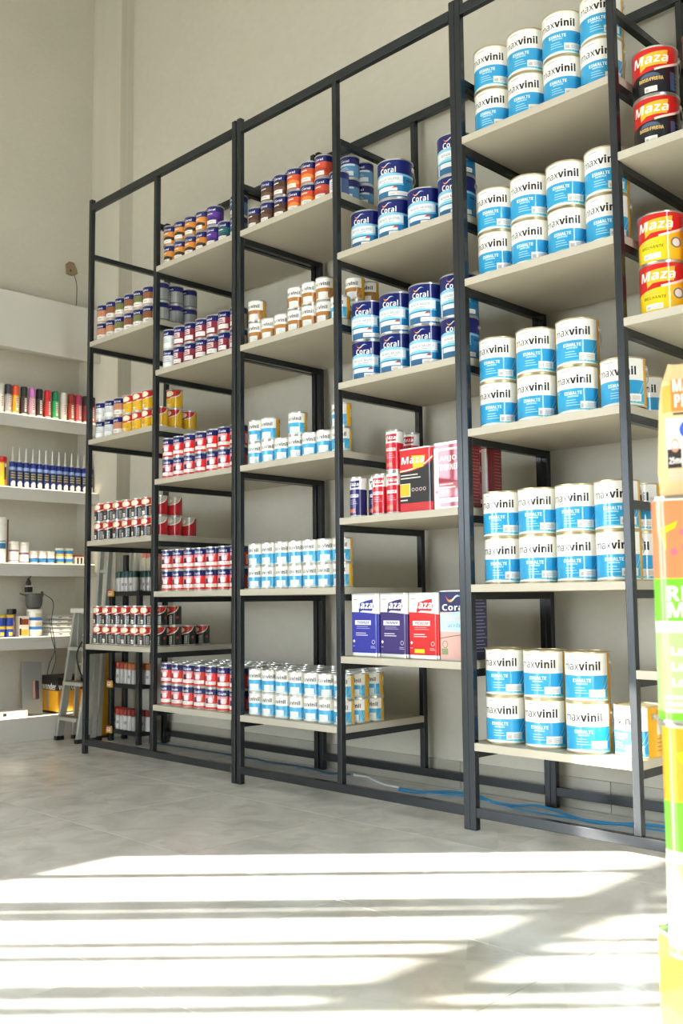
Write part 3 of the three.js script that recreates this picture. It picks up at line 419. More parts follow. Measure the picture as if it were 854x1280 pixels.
function squareTin(name, kind, x, y, z, w, d, h, label, turn, group, opt = {}) {
  const g = thing(name, label, 'tin', [x, y + 0.0006, z], turn, group), loop = rounded(w, d, opt.rc ?? 0.018, 5), b = opt.foot ?? 0.004;
  part('body', sweep(loop, [[0, b], [0, h - 0.006]]), lm(kind), g);
  part('base_rim', sweep(loop, [[-0.006, 0.001], [0.001, 0], [0.0012, Math.min(0.004, b)], [0, b + 0.0005]]), M.steel, g);
  part('lid', sweep(loop, [[0, h - 0.007], [0.0015, h - 0.005], [0.0015, h - 0.001], [-0.001, h], [-0.004, h - 0.005], [-Math.min(w, d) / 2 + 0.0005, h - 0.005]]), M.steel, g);
  part('spout_cap', new THREE.CylinderGeometry(0.018, 0.02, 0.004, 20).translate(-w * 0.25, h - 0.003, 0), opt.cap ?? M.darkPlastic, g);
  return g;
}
squareTin('solvent_tin', 'tMaza', 2.666, y3, -0.105, 0.195, 0.115, 0.285, 'red-black rectangular tin beside the stacked red thinner cans', 0, 'rectangular tins');
squareTin('solvent_tin', 'tAnjo', 2.856, y3, -0.1, 0.178, 0.115, 0.288, 'white-crimson rectangular thinner tin at the right end of its shelf', 0, 'rectangular tins');
squareTin('solvent_tin', 'tMaza', 2.66, y3, -0.3, 0.195, 0.115, 0.285, 'red-black rectangular tin hidden behind the front red-black tin', 0, 'rectangular tins'); squareTin('solvent_tin', 'tAnjo', 2.853, y3, -0.26, 0.178, 0.115, 0.288, 'white-crimson rectangular tin behind the front white-crimson tin', 0, 'rectangular tins');
squareTin('solvent_tin', 'tBlue', 2.352, y4, -0.098, 0.17, 0.11, 0.284, 'blue rectangular thinner tin at the left end of its shelf', 0.02, 'rectangular tins', { foot: 0.016 });
squareTin('solvent_tin', 'tPurple', 2.526, y4, -0.1, 0.17, 0.11, 0.284, 'purple rectangular thinner tin between blue and red tins', -0.02, 'rectangular tins', { foot: 0.016 });
squareTin('solvent_tin', 'tRed', 2.699, y4, -0.098, 0.17, 0.11, 0.284, 'red rectangular tin with white top between purple and pastel tins', 0, 'rectangular tins', { foot: 0.016 });
squareTin('solvent_tin', 'tCoral', 2.8755, y4, -0.1, 0.178, 0.115, 0.292, 'pastel rectangular paint tin with navy top beside red tin', 0, 'rectangular tins');
// big paint tins in the right foreground and the paper bag on them
const BXX = 4.764, BZZ = 1.566;
squareTin('paint_pail', 's3', BXX - 0.002, 0, BZZ - 0.002, 0.25, 0.25, 0.36, 'lowest orange-green square paint tin of the foreground stack', 0.95, 'foreground paint tins', { rc: 0.03 });
squareTin('paint_pail', 's2', 4.745, 0.3605, 1.574, 0.24, 0.24, 0.36, 'middle orange-green square paint tin of the foreground stack', 0.47, 'foreground paint tins', { rc: 0.03 });
squareTin('paint_pail', 's1', 4.749, 0.721, 1.572, 0.25, 0.25, 0.36, 'topmost square paint tin, red-orange over green, foreground stack', 0.44, 'foreground paint tins', { rc: 0.03 });
{
  const W = 0.272, Hb = 0.25, T = 0.1, bagTex = canvas(1024, 512, (c) => {
    c.fillStyle = '#d9ba85'; c.fillRect(0, 0, 1024, 512); c.fillStyle = '#e0a648'; c.fillRect(70, 110, 50, 100); c.fillStyle = '#e07a34'; c.fillRect(120, 85, 700, 125); text(c, 'MASSA', 126, 115, 64, '#f7efe2', 'bold', 0, 'left'); text(c, 'PRONTA', 134, 172, 64, '#f7efe2', 'bold', 0, 'left'); c.fillStyle = '#2a2420'; c.fillRect(128, 214, 600, 8);
    c.fillStyle = '#efe7d8'; c.fillRect(86, 232, 760, 170); c.fillStyle = '#2f55b4'; c.beginPath(); c.ellipse(300, 275, 140, 52, 0, 0, 7); c.fill(); c.fillStyle = '#2a211c'; c.fillRect(90, 340, 78, 66); text(c, '25mm', 98, 380, 30, '#f2ece2', 'bold', 0, 'left'); c.strokeStyle = '#d98a6a'; c.lineWidth = 8; c.beginPath(); c.arc(134, 328, 20, 0, 7); c.stroke(); c.fillStyle = '#2a211c'; c.fillRect(182, 336, 120, 22); c.fillRect(182, 368, 120, 22); c.fillStyle = '#bdb6ab'; for (let i = 0; i < 3; i++) c.fillRect(92, 414 + i * 13, 420, 6);
  });
  const g = thing('paper_bag', 'brown paper bag standing on the foreground tin stack', 'bag', [4.772, 1.0825, 1.562], 0.44);
  const loop = rounded(W, T, 0.035, 6), prof = [[-0.012, 0], [0.001, 0.008], [0.003, 0.05], [0, 0.12], [-0.003, 0.17], [-0.008, 0.205]]; const body = sweep(loop, prof);
  { const p = body.attributes.position, uv = body.attributes.uv; for (let i = 0; i < p.count; i++) { const x = p.getX(i), y = p.getY(i), z = p.getZ(i), k = 0.004 * fbm(x * 14, y * 14, z * 14 + 3, 3); p.setXYZ(i, x * (1 - k * 2), y, z + k + (z > 0 ? 1 : -1) * 0.012 * Math.sin(Math.min(1, y / 0.2) * Math.PI)); uv.setXY(i, 0.5 + (x / W) * 0.92 * (z >= 0 ? 1 : -1), y / Hb); } body.computeVertexNormals(); }
  const bm = std({ map: bagTex, roughness: 0.75, side: THREE.DoubleSide }), pm = std({ color: 0xd9ba85, roughness: 0.8, side: THREE.DoubleSide }); part('paper_body', body, bm, g);
  const top = sweep(loop, [[-0.008, 0.205], [-0.012, 0.225], [-0.016, 0.25]]); { const p = top.attributes.position; for (let i = 0; i < p.count; i++) { const y = p.getY(i), x = p.getX(i), t = Math.max(0, (y - 0.205) / 0.045); p.setXYZ(i, x * (1 - 0.03 * t), y + t * (0.006 * Math.sin(x * 75) + 0.02 * (x / W)), p.getZ(i) * (1 - 0.85 * t) + 0.012 * t * Math.sin(x * 40)); } top.computeVertexNormals(); } part('crumpled_top', top, pm, g);
}

// ---------------------------------------------------------------- things on the white shelving
const onShelf = UX - 0.07;
{
  const sprays = [['#c9c9c4', '#d8d6cf', 'white-grey'], ['#3a3a3c', '#a9a6a4', 'dark grey'], ['#e2552a', '#e8a92a', 'orange-yellow'], ['#1b1b1d', '#3d332f', 'black-red'], ['#c77ac2', '#d8a0b0', 'pink'], ['#17171b', '#3a3936', 'black'], ['#cf1f28', '#c43a34', 'bright red'], ['#0f7a4c', '#2fa45a', 'green'], ['#d9d6d2', '#cfc6c2', 'silver-white'], ['#8c2a20', '#a8442e', 'brick red'], ['#b03060', '#cc5a5a', 'magenta-red'], ['#2a2024', '#7a2a2e', 'dark'], ['#2c2624', '#c0443c', 'black-capped red']];
  const zs = [0.18, 0.123, 0.07, 0.007, -0.052, -0.108, -0.169, -0.23, -0.2925, -0.354, -0.411, -0.467, -0.5225];
  const r = 0.0265, body = sweep(circle(r, 20), [[-0.003, 0], [0, 0.002], [0, 0.135], [-0.004, 0.145]]), capG = sweep(circle(r, 20), [[-0.004, 0.145], [-0.0025, 0.147], [-0.0025, 0.205], [-0.006, 0.212], [-r, 0.213]]), baseRing = sweep(circle(r, 20), [[-0.004, 0.0], [0.0008, 0], [0.0008, 0.005], [0, 0.006]]);
  sprays.forEach(([cap, can_, nm], i) => {
    const t = label(256, 128, (c, X, Y) => { rect(c, X, Y, -180, 180, 0, 1, can_); rect(c, X, Y, -10, 26, 0.1, 0.75, '#ded6d0'); for (let k = 0; k < 5; k++) rect(c, X, Y, -5, 21, 0.16 + k * 0.1, 0.2 + k * 0.1, '#6b3a3a'); rect(c, X, Y, 40, 110, 0.45, 0.62, '#c4574e'); rect(c, X, Y, -60, 120, 0.82, 1, '#dcd4c8'); });
    const g = thing('spray_can', `${nm} spray paint can, ${ORD[i]} from left on top lit shelf`, 'spray can', [onShelf - 0.01, 2.19, zs[i]], Math.PI / 2 + jit(0.2), 'spray cans on the top white shelf');
    part('body', body, std({ map: t, roughness: 0.3 }), g); part('cap', capG, std({ color: cap, roughness: 0.35 }), g); part('base_rim', baseRing, M.steel, g);
  });
  const ct = label(256, 128, (c, X, Y) => { rect(c, X, Y, -180, 180, 0, 1, '#1b2f86'); rect(c, X, Y, -180, 180, 0.2, 0.32, '#8fa8d8'); rect(c, X, Y, -70, 70, 0.36, 0.68, '#34332f'); for (let k = 0; k < 3; k++) rect(c, X, Y, -50, 50, 0.4 + k * 0.09, 0.44 + k * 0.09, '#a39f90'); c.fillStyle = '#ece6cf'; c.beginPath(); c.ellipse(X(0), Y(0.84), 34, 16, 0, 0, 7); c.fill(); rect(c, X, Y, -180, 180, 0.94, 1, '#c9cfe6'); });
  const cm = std({ map: ct, roughness: 0.35 }), nz = std({ color: 0xe2e2da, roughness: 0.5 }), cr = 0.0225, cb = sweep(circle(cr, 18), [[-0.002, 0], [0, 0.002], [0, 0.178], [-0.004, 0.182], [-cr, 0.183]]), cn = sweep(circle(0.009, 14), [[0.002, 0.183], [0.002, 0.195], [-0.001, 0.197], [-0.0065, 0.282], [-0.009, 0.283]]);
  [0.083, 0.025, -0.0225, -0.0745, -0.123, -0.176, -0.2285, -0.2755, -0.326, -0.377, -0.4325, -0.4805, -0.5145].forEach((z, i, A) => {
    const zz = i ? Math.min(z, 0.083 - 0.0495 * i) : z; const g = thing('sealant_cartridge', `navy sealant cartridge with pale nozzle, ${ORD[i]} from left on its shelf`, 'cartridge', [onShelf - 0.005, 1.693, 0.083 - 0.0495 * i], Math.PI / 2 + jit(0.15), 'sealant cartridges on the white shelf'); part('body', cb, cm, g); part('nozzle', cn, nz, g);
  });
  const yt = label(256, 128, (c, X, Y) => { rect(c, X, Y, -180, 180, 0, 1, '#e9c22a'); rect(c, X, Y, 4, 40, 0.02, 0.7, '#3d3a34'); rect(c, X, Y, 8, 36, 0.05, 0.2, '#e6e0d0'); rect(c, X, Y, 10, 34, 0.7, 0.9, '#c8402c'); });
  const g = thing('foam_can', 'yellow can with red cap left of the sealant cartridges', 'can', [onShelf - 0.01, 1.693, 0.155], Math.PI / 2); part('body', sweep(circle(0.031, 22), [[-0.003, 0], [0, 0.003], [0, 0.165], [-0.006, 0.172]]), std({ map: yt, roughness: 0.3 }), g); part('cap', sweep(circle(0.031, 22), [[-0.006, 0.172], [0, 0.174], [0, 0.205], [-0.004, 0.209], [-0.031, 0.21]]), std({ color: 0xc2181c, roughness: 0.35 }), g);
}
function jar(name, lbl, cat, pos, r, h, bands, lidCol, group, lidH = 0.02, ang = Math.PI / 2) {
  const t = label(256, 128, (c, X, Y) => { rect(c, X, Y, -180, 180, 0, 1, bands[0]); for (const [a, b, col, x0 = -180, x1 = 180] of bands.slice(1)) rect(c, X, Y, x0, x1, a, b, col); });
  const g = thing(name, lbl, cat, pos, ang, group), loop = circle(r, 22);
  part('body', sweep(loop, [[-0.003, 0], [0, 0.003], [0, h - lidH - 0.004], [-0.004, h - lidH]]), std({ map: t, roughness: 0.35 }), g);
  part('lid', sweep(loop, [[-0.004, h - lidH], [0.001, h - lidH + 0.001], [0.001, h - 0.003], [-0.002, h], [-r, h]]), std({ color: lidCol, roughness: 0.4 }), g); return g;
}
{
  const y = 1.183, x = onShelf - 0.01;
  jar('bottle', 'tall white bottle with blue label at left of the third lit shelf', 'bottle', [x, y, 0.155], 0.036, 0.31, ['#ece9e2', [0.42, 0.62, '#2f6f9c'], [0.44, 0.48, '#dfe6ea', -40, 40]], 0xece8e0, undefined, 0.05);
  const st = thing('brown_stick', 'thin brown stick standing beside the tall white bottle', 'stick', [x, y, 0.104]); part('shaft', new THREE.CylinderGeometry(0.005, 0.005, 0.29, 8).translate(0, 0.145, 0), std({ color: 0x6b4634, roughness: 0.7 }), st); part('tip', new THREE.SphereGeometry(0.006, 8, 6).translate(0, 0.292, 0), std({ color: 0x4f3226, roughness: 0.7 }), st);
  jar('canister', 'white canister with two purple bands, left of the pair', 'canister', [x, y, 0.058], 0.033, 0.15, ['#eee9e2', [0.28, 0.36, '#7a5a78'], [0.8, 0.86, '#b98aa0']], 0xeae6de, 'purple banded canisters');
  jar('canister', 'white canister with two purple bands, right of the pair', 'canister', [x, y, -0.014], 0.033, 0.148, ['#eee9e2', [0.4, 0.5, '#7a5a78'], [0.88, 0.93, '#b98aa0']], 0xeae6de, 'purple banded canisters');
  [-0.085, -0.15, -0.212].forEach((z, i) => jar('small_pot', `small white pot with blue band, ${ORD[i]} from left of three`, 'pot', [x, y, z], 0.028, 0.092, ['#efece6', [0.42, 0.8, '#3a8cc8'], [0.42, 0.55, '#2f5f8a', -30, 40]], 0xe9e5dc, 'small blue-white pots'));
  [-0.282, -0.352].forEach((z, i) => [0, 1].forEach((k) => jar('small_tin', `${k ? 'upper' : 'lower'} small blue-yellow tin in the ${i ? 'right' : 'left'} pile on white shelf`, 'tin', [x, y + k * 0.058, z], 0.03, 0.058, ['#e9e6dc', [0.1, 0.6, '#2f86c4'], [0.62, 0.95, '#e2c65a']], 0xe6e2d6, 'small blue-yellow tins', 0.012)));
  const rb = thing('small_box', 'small black-white box with red top beside blue-yellow tins', 'box', [x, y, -0.425]); part('carton', rbox(-0.03, 0.03, 0, 0.058, -0.032, 0.032, 0.002), std({ color: 0xd9d3c8, roughness: 0.6 }), rb); part('red_lid', rbox(-0.031, 0.031, 0.058, 0.068, -0.033, 0.033, 0.002), std({ color: 0x9c3a28, roughness: 0.6 }), rb); for (const z of [-0.012, 0.016]) part('figure_print', box(0.03, 0.0306, 0.006, 0.05, z - 0.008, z + 0.006), M.darkPlastic, rb);
}
{
  const y = 0.69, x = onShelf - 0.02;
  [0.135, 0.075].forEach((z, i) => [0, 1].forEach((k) => jar('blue_jar', `${k ? 'upper' : 'lower'} blue jar with yellow lid, ${i ? 'right' : 'left'} pile, fourth lit shelf`, 'jar', [x, y + k * 0.076, z], 0.027, 0.076, ['#2342a8', [0.35, 0.8, k ? '#20358c' : '#e6cc3a', -30, 30]], 0xd8b93a, 'blue jars with yellow lids', 0.02)));
  jar('dark_jar', 'pinkish jar with black cap behind the small cartons', 'jar', [x - 0.06, y, 0.03], 0.03, 0.19, ['#8a6a6a', [0.3, 0.9, '#b58f92']], 0x151414, undefined, 0.035);
  [0, 1].forEach((k) => { const g = thing('small_carton', `${k ? 'upper brown' : 'lower yellow'} printed carton beside the white-blue tubs`, 'carton', [x, y + k * 0.071, -0.018], 0, 'small printed cartons'); part('carton', rbox(-0.03, 0.03, 0, 0.07, -0.034, 0.034, 0.002), std({ color: 0xe2d9c6, roughness: 0.6 }), g); part('printed_panel', box(0.03, 0.0308, 0.012, 0.05, -0.03, 0.02), std({ color: k ? 0x8a3a1e : 0xe0a82a, roughness: 0.5 }), g); part('dark_panel', box(0.03, 0.0308, 0.012, 0.058, 0.02, 0.034), M.darkPlastic, g); });
  [0, 1, 2].forEach((k) => jar('white_tub', `${['lowest', 'middle', 'top'][k]} white tub with blue rim under the grey pot`, 'tub', [x - 0.01, y + k * 0.062, -0.112], 0.052, 0.062, ['#ebe8e0', [0.3, 0.85, '#cfc6a8', -20, 50], [0.86, 1, '#3a7cc4']], k === 2 ? 0xe8e6de : 0x3a7cc4, 'white tubs with blue rims', 0.012));
  const gm = std({ color: 0x4c4d49, roughness: 0.55 }), g = thing('grey_pot', 'dark grey rounded pot with side lever on the white tubs', 'pot', [x - 0.01, y + 0.186, -0.106]);
  part('bowl', sweep(circle(0.034, 28), [[-0.034, 0], [0, 0.001], [0.012, 0.012], [0.02, 0.03], [0.023, 0.06], [0.022, 0.1], [0.021, 0.108], [0.017, 0.108], [0.016, 0.1], [0.014, 0.03], [-0.034, 0.02]]), gm, g);
  part('lug', rbox(-0.008, 0.008, 0.085, 0.122, -0.067, -0.052, 0.003), gm, g); part('lever', tube([[0, 0.09, 0.05], [0.002, 0.1, 0.08], [0, 0.108, 0.105]], 0.004), gm, g);
  const a = thing('power_adapter', 'black plug and adapter hanging from its cord above the grey pot', 'plug', [x - 0.025, y + 0.29, -0.072]);
  part('adapter', rbox(-0.02, 0.02, 0.012, 0.05, -0.022, 0.02, 0.005), M.darkPlastic, a); part('white_band', rbox(-0.02, 0.02, 0.05, 0.058, -0.02, 0.018, 0.002), M.white, a); part('plug', sweep(circle(0.018, 16), [[0, 0.058], [0, 0.08], [-0.008, 0.096], [-0.012, 0.11], [-0.018, 0.11]]), M.darkPlastic, a); part('cord', tube([[0, 0.105, 0], [0.002, 0.118, -0.012], [0, 0.13, -0.014], [-0.002, 0.1905 - 0.063, -0.002], [0, 0.135, 0]], 0.004), M.darkPlastic, a);
  const cordMat = std({ color: 0x3b3a36, roughness: 0.6 }), c = thing('appliance_lead', 'thin dark cord drooping from the grey pot over the shelf edge', 'cord', [0, 0, 0]);
  part('cord', tube([[x + 0.03, y + 0.29, -0.155], [UX + 0.006, y + 0.24, -0.19], [UX + 0.01, y + 0.1, -0.18], [UX + 0.008, y, -0.2], [UX + 0.006, y - 0.1, -0.21], [UX + 0.005, y - 0.18, -0.175], [UX - 0.01, y - 0.26, -0.165]], 0.0028), cordMat, c); part('cord', tube([[UX + 0.01, y + 0.12, -0.165], [UX + 0.006, y, -0.185], [UX + 0.004, y - 0.14, -0.22], [UX - 0.02, y - 0.255, -0.205]], 0.0028), cordMat, c);
  const bagM = std({ color: 0xdedfdb, roughness: 0.35 }), printM = std({ color: 0x5c6670, roughness: 0.5 });
  [0, 1, 2, 3, 4].forEach((k) => {
    const g = thing('plastic_pack', `white printed plastic pack, ${['lowest', 'second', 'third', 'fourth', 'topmost'][k]} of the pile of five`, 'pack', [x - 0.02, y + k * 0.0285, -0.3 - 0.01 * (k % 2) - (k > 3 ? 0.03 : 0)], jit(0.07), 'white plastic packs');
    const len = 0.225 - k * 0.012, b = new THREE.BoxGeometry(0.14, 1, len, 12, 2, 16), p = b.attributes.position;
    for (let i = 0; i < p.count; i++) { const px = p.getX(i), pz = p.getZ(i), ex = Math.abs(px) / 0.07, ez = Math.abs(pz) / (len / 2), rim = Math.max(0, 1 - Math.max(ex, ez) ** 6), crease = 0.0035 * fbm(px * 40 + k * 9, pz * 40, k * 3, 3) * rim; p.setXYZ(i, px * (1 + 0.05 * fbm(pz * 30, k * 5, 1, 2)), 0.0138 + (p.getY(i) * 2) * (0.004 + 0.0098 * rim ** 0.5) + (p.getY(i) > 0 ? -Math.abs(crease) : 0), pz * (1 + 0.05 * fbm(px * 30, k * 5, 4, 2))); }
    b.computeVertexNormals(); part('wrapper', b, bagM, g);
    for (let q = 0; q < 2; q++) part('print', box(0.062, 0.0745, 0.0105, 0.0165, -0.07 + q * 0.08 + k * 0.008, -0.045 + q * 0.08 + k * 0.008), printM, g);
  });
}
{
  const y = 0.16;
  const w = thing('white_box', 'long white box lying at the left on the plinth', 'box', [onShelf - 0.01, y, 0.08]); part('carton', rbox(-0.05, 0.05, 0, 0.05, -0.12, 0.16, 0.004), std({ color: 0xe6e2da, roughness: 0.5 }), w); part('dark_print', box(0.05, 0.0507, 0.015, 0.035, 0.03, 0.055), M.darkPlastic, w);
  const p = thing('plastering_trowel', 'grey steel trowel plate with dark handle leaning in the bottom niche', 'trowel', [onShelf - 0.03, y, -0.115], 0); const pg = rbox(-0.003, 0.003, 0, 0.36, -0.075, 0.068, 0.002); pg.rotateX(-0.09); pg.rotateZ(0.25); pg.translate(-0.01, 0.008, 0); part('plate', pg, std({ color: 0x9ea09a, roughness: 0.5, metalness: 0.35 }), p);
  const hg = rbox(0, 0.022, 0.1, 0.225, -0.032, -0.004, 0.006); hg.rotateX(-0.09); hg.rotateZ(0.25); hg.translate(0.012, 0.008, 0); part('handle', hg, std({ color: 0x3a2f30, roughness: 0.6 }), p); const sg = rbox(0.002, 0.02, 0.1, 0.225, -0.004, 0.006, 0.003); sg.rotateX(-0.09); sg.rotateZ(0.25); sg.translate(0.012, 0.008, 0); part('handle_side', sg, std({ color: 0xc58a78, roughness: 0.6 }), p);
  const wt = canvas(512, 512, (c) => { c.fillStyle = '#e2a41e'; c.fillRect(0, 0, 512, 512); c.fillStyle = '#1f1a18'; c.fillRect(0, 0, 512, 190); c.fillRect(0, 480, 512, 32); text(c, 'wonder', 240, 140, 120, '#f2efe8', 'bold', 440); c.fillStyle = '#b9aa98'; c.fillRect(170, 200, 60, 250); c.fillStyle = '#c8801a'; c.fillRect(30, 200, 70, 270); });
  const b = thing('yellow_carton', 'yellow-black printed carton lettered wonder in the bottom niche', 'carton', [onShelf - 0.06, y, -0.35]); const side = std({ map: wt, roughness: 0.5 }), top = std({ color: 0x2a201a, roughness: 0.6 }); const bx = new RoundedBoxGeometry(0.22, 0.25, 0.2, 2, 0.003); bx.translate(0, 0.125, 0); part('carton', bx, side, b); part('flap', rbox(-0.11, 0.11, 0.25, 0.256, -0.1, 0.1, 0.002), top, b);
  const b2 = thing('yellow_carton', 'tall yellow carton standing on the floor behind the ladder', 'carton', [-0.615, 0, -0.482]); part('carton', rbox(-0.09, 0.09, 0.004, 0.6, -0.05, 0.05, 0.003), std({ color: 0xe2a01c, roughness: 0.5 }), b2); part('base', rbox(-0.09, 0.09, 0, 0.02, -0.0505, 0.0505, 0.003), top, b2); part('pale_panel', box(0.02, 0.07, 0.3, 0.5, 0.05, 0.0508), std({ color: 0xd9c9a8, roughness: 0.5 }), b2);
}

// ---------------------------------------------------------------- low step ladder and a taller folded ladder in the gap
{
  const g = thing('step_ladder', 'low aluminium step ladder with brown treads beside the left rack', 'ladder', [0, 0, 0]);
  const top = 0.86, xl = -0.655, xr = -0.395, zf = (y) => -0.215 - 0.125 * (y / top), zr = (y) => -0.325 - 0.03 * (y / top);
  const tread = std({ color: 0x8a7763, roughness: 0.8 });
  for (const [x, s] of [[xl, 1], [xr, -1]]) { part('front_rail', bar([x, 0.02, zf(0)], [x, top, zf(top)], 0.026, 0.046), M.alu, g); part('rear_rail', bar([x + s * 0.014, 0.02, zr(0)], [x + s * 0.014, top - 0.02, zr(top)], 0.022, 0.034), M.alu, g); part('rubber_foot', box(x - 0.017, x + 0.017, 0, 0.028, zf(0) - 0.028, zf(0) + 0.028), M.darkPlastic, g); part('rubber_foot', box(x + s * 0.014 - 0.014, x + s * 0.014 + 0.014, 0, 0.026, zr(0) - 0.021, zr(0) + 0.021), M.darkPlastic, g); }
  for (const y of [0.16, 0.39, 0.62]) { const z = zf(y), st = part('step', rbox(xl + 0.012, xr - 0.012, y - 0.024, y, z - 0.03, z + 0.045, 0.003), M.alu, g); part('tread', box(xl + 0.016, xr - 0.016, y, y + 0.0025, z - 0.028, z + 0.038), tread, st); }
  part('top_step', rbox(xl - 0.012, xr + 0.012, top - 0.012, top + 0.02, zf(top) - 0.05, zf(top) + 0.05, 0.006), M.white, g);
  for (const y of [0.12, 0.5]) part('rear_brace', bar([xl + 0.02, y, zr(y)], [xr - 0.02, y, zr(y)], 0.018, 0.012), M.alu, g);
  part('strap', tube([[xr - 0.06, 0.66, -0.26], [xr - 0.08, 0.58, -0.235], [xr - 0.05, 0.48, -0.235], [xr + 0.02, 0.4, -0.24]], 0.005), M.darkPlastic, g);
  const f = thing('folded_ladder', 'taller folded aluminium ladder with yellow tip behind the left rack', 'ladder', [0, 0, 0]); const H2 = 1.34, za = (y) => -0.375 - 0.075 * (y / H2);
  for (const [x, w] of [[-0.535, 0.034], [-0.43, 0.03]]) { part('rail', bar([x, 0.015, za(0)], [x + 0.004, H2, za(H2)], w, 0.03), M.alu, f); part('rubber_foot', box(x - 0.019, x + 0.019, 0, 0.03, za(0) - 0.02, za(0) + 0.02), M.darkPlastic, f); part('yellow_tip', bar([x + 0.004, H2 - 0.01, za(H2)], [x + 0.004, H2 + 0.03, za(H2) - 0.002], w + 0.003, 0.033), std({ color: 0xd0c02c, roughness: 0.5 }), f); part('bolt', new THREE.CylinderGeometry(0.006, 0.006, 0.008, 10).rotateX(Math.PI / 2).translate(x, 0.13, za(0.13) + 0.016), M.darkPlastic, f); }
  for (let y = 0.13; y < 1.3; y += 0.25) part('rung', bar([-0.53, y, za(y)], [-0.43, y, za(y)], 0.022, 0.022), M.alu, f);
}
// ---------------------------------------------------------------- small black display rack with spray cans behind the left rack
{
  const x0 = -0.402, x1 = -0.02, zf = -0.42, zb = -0.525;
  const g = thing('display_rack', 'small black display rack of spray cans behind the ladder', 'rack', [0, 0, 0]);
  for (const x of [-0.385, x1 - 0.037]) for (const z of [zf - 0.03, zb - 0.03]) part('post', rbox(x, x + 0.035, 0, z < -0.5 ? 1.24 : 0.995, z, z + 0.03, 0.003), M.black, g);
  const trays = [0.085, 0.385, 0.69, 0.99], tagM = canvas(128, 64, (c) => { c.fillStyle = '#dba12e'; c.fillRect(0, 0, 128, 64); c.fillStyle = '#c23a34'; c.fillRect(0, 0, 90, 28); c.fillStyle = '#e2dcd6'; c.fillRect(20, 14, 70, 36); c.fillStyle = '#6a4a8c'; c.fillRect(30, 24, 44, 8); });
  const tm = std({ map: tagM, roughness: 0.5 });
  for (const y of trays) { const t = part('tray', rbox(x0, x1, y - 0.03, y, zb - 0.02, zf + 0.005, 0.003), M.black, g); part('price_tag', box(x0 + 0.01, x0 + 0.085, y - 0.032, y + 0.014, zf + 0.006, zf + 0.0085), tm, t); }
  const r = 0.0215, body = sweep(circle(r, 14), [[-0.003, 0], [0, 0.002], [0, 0.085], [-0.004, 0.092]]), capG = sweep(circle(r, 14), [[-0.005, 0.092], [-0.002, 0.094], [-0.002, 0.128], [-0.005, 0.133], [-r, 0.134]]);
  const bt = label(128, 64, (c, X, Y) => { rect(c, X, Y, -180, 180, 0, 1, '#cfcdc9'); rect(c, X, Y, 20, 50, 0, 1, '#9fa2a6'); rect(c, X, Y, -40, 10, 0.4, 0.6, '#8f8a90'); }), bmat = std({ map: bt, roughness: 0.3 });
  const capCols = [[0xb8321f, 0x8c2418], [0xb5652a, 0xa83a20], [0x8a8f90, 0x6f7375], [0x1c4a45, 0x1c4a45]], nm = [['red', 'dark red'], ['orange', 'rust-red'], ['grey', 'grey'], ['dark green', 'dark green']], SH = ['lowest', 'second', 'third', 'top'];
  trays.forEach((y, s) => { for (let k = 0; k < 2; k++) for (let i = 0; i < 10; i++) {
    if (s === 2 && k) continue; const x = x0 + 0.024 + i * 0.0462, z = zf - 0.022 - k * 0.048; if (z < zb + 0.025 && (Math.abs(x - -0.3675) < 0.042 || x > x1 - 0.058)) continue; if (!k && s < 3 && (Math.abs(x - -0.3675) < 0.04 || x > x1 - 0.055)) continue; if (!k && s === 3 && (Math.abs(x - -0.3675) < 0.04 || x > x1 - 0.055)) continue;
    const w = (s === 0 ? (i < 4 ? 0 : 1) : s === 1 ? (i < 4 ? 1 : 0) : 0), c = thing('spray_can', `small ${nm[s][w]}-capped spray can, ${k ? 'back' : 'front'} row, ${ORD[i]} place, ${SH[s]} tray, display rack`, 'spray can', [x, y, z], jit(1), 'small spray cans on the display rack'); part('body', body, bmat, c); part('cap', capG, std({ color: capCols[s][w], roughness: 0.4 }), c);
  } });
  // packs hanging over the rack and by the ladder
  const hp = std({ color: 0xcfc6ae, roughness: 0.6 }), hd = std({ color: 0xd7826f, roughness: 0.6 });
  [-0.36, -0.3, -0.24, -0.18].forEach((x, i) => { const p = thing('brush_pack', `pale hanging brush pack with pink header, ${ORD[i]} from left`, 'brush pack', [x + 0.12, 1.03, -0.605], 0, 'brush packs on the wall'); const b = new RoundedBoxGeometry(0.052, 0.19, 0.025, 3, 0.011); b.translate(0, 0.095, 0); part('bristles', b, hp, p); part('header', rbox(-0.026, 0.026, 0.185, 0.235, -0.006, 0.006, 0.002), hd, p); part('hook', tube([[0, 0.225, 0], [0, 0.24, -0.02], [0, 0.24, -0.044]], 0.003), M.steel, p); });
}
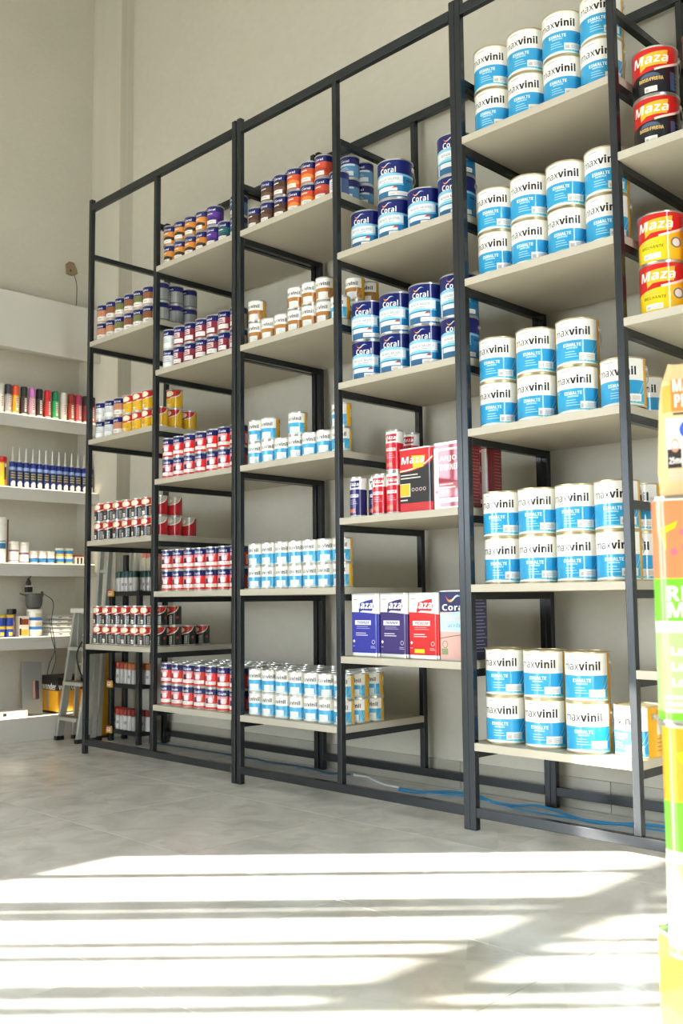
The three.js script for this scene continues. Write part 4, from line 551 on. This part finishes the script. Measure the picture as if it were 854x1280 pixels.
{
  const g = thing('roller_pack', 'pale wrapped paint roller pack hanging beside the ladder top', 'pack', [-0.63, 1.12, -0.51]); const b = new RoundedBoxGeometry(0.14, 0.22, 0.045, 4, 0.02), p = b.attributes.position; for (let i = 0; i < p.count; i++) p.setZ(i, p.getZ(i) * (0.85 + 0.15 * Math.sin(p.getY(i) * 190))); b.computeVertexNormals(); b.translate(0, 0.11, 0); part('wrapped_roll', b, std({ color: 0xd8d0b8, roughness: 0.5 }), g); part('hook', tube([[0, 0.21, 0], [0, 0.25, 0], [0, 0.255, -0.028]], 0.003), M.steel, g);
}
// ---------------------------------------------------------------- cables on the floor under the racks
{
  const blue = std({ color: 0x2f87b8, roughness: 0.5 }), dark = std({ color: 0x2f4a5c, roughness: 0.6 }), wh = std({ color: 0xd9dedd, roughness: 0.5 });
  const cable = (nm, lb, pts, r, m) => { const g = thing(nm, lb, 'cable', [0, 0, 0]); part('cable_run', tube(pts.map(([x, z]) => [x, r + 0.0005, z]), r, 8, false, 120), m, g); part('plug_end', new THREE.SphereGeometry(r * 1.6, 10, 8).translate(pts[0][0], r * 1.6, pts[0][1]), m, g); };
  cable('floor_cable', 'blue cable curling along the floor under the right rack', [[2.23, -0.41], [2.33, -0.43], [2.39, -0.5], [2.45, -0.55], [2.59, -0.545], [2.76, -0.473], [2.85, -0.49], [2.92, -0.545], [3.02, -0.52], [3.12, -0.473], [3.26, -0.43], [3.34, -0.457], [3.44, -0.53], [3.6, -0.545], [3.9, -0.5]], 0.006, blue);
  cable('floor_cable', 'blue cable running straighter beside the curling one under right rack', [[2.2, -0.45], [2.32, -0.46], [2.5, -0.5], [2.7, -0.5], [2.9, -0.44], [3.15, -0.44], [3.3, -0.47], [3.6, -0.48], [3.9, -0.44]], 0.004, blue);
  cable('floor_cable', 'dark blue cable along the floor under the left and middle racks', [[0.0, -0.54], [0.28, -0.55], [0.57, -0.552], [0.84, -0.553], [1.0, -0.55], [1.13, -0.527], [1.3, -0.55], [1.5, -0.541], [1.64, -0.505], [1.75, -0.56]], 0.006, dark);
  cable('floor_cable', 'short white cable on the floor under the middle rack', [[1.78, -0.56], [1.85, -0.57], [1.99, -0.505], [2.09, -0.467], [2.17, -0.466]], 0.0045, wh);
}

scene.traverse((o) => { if (o.isMesh) o.castShadow = o.receiveShadow = true; });
renderer.render(scene, camera);
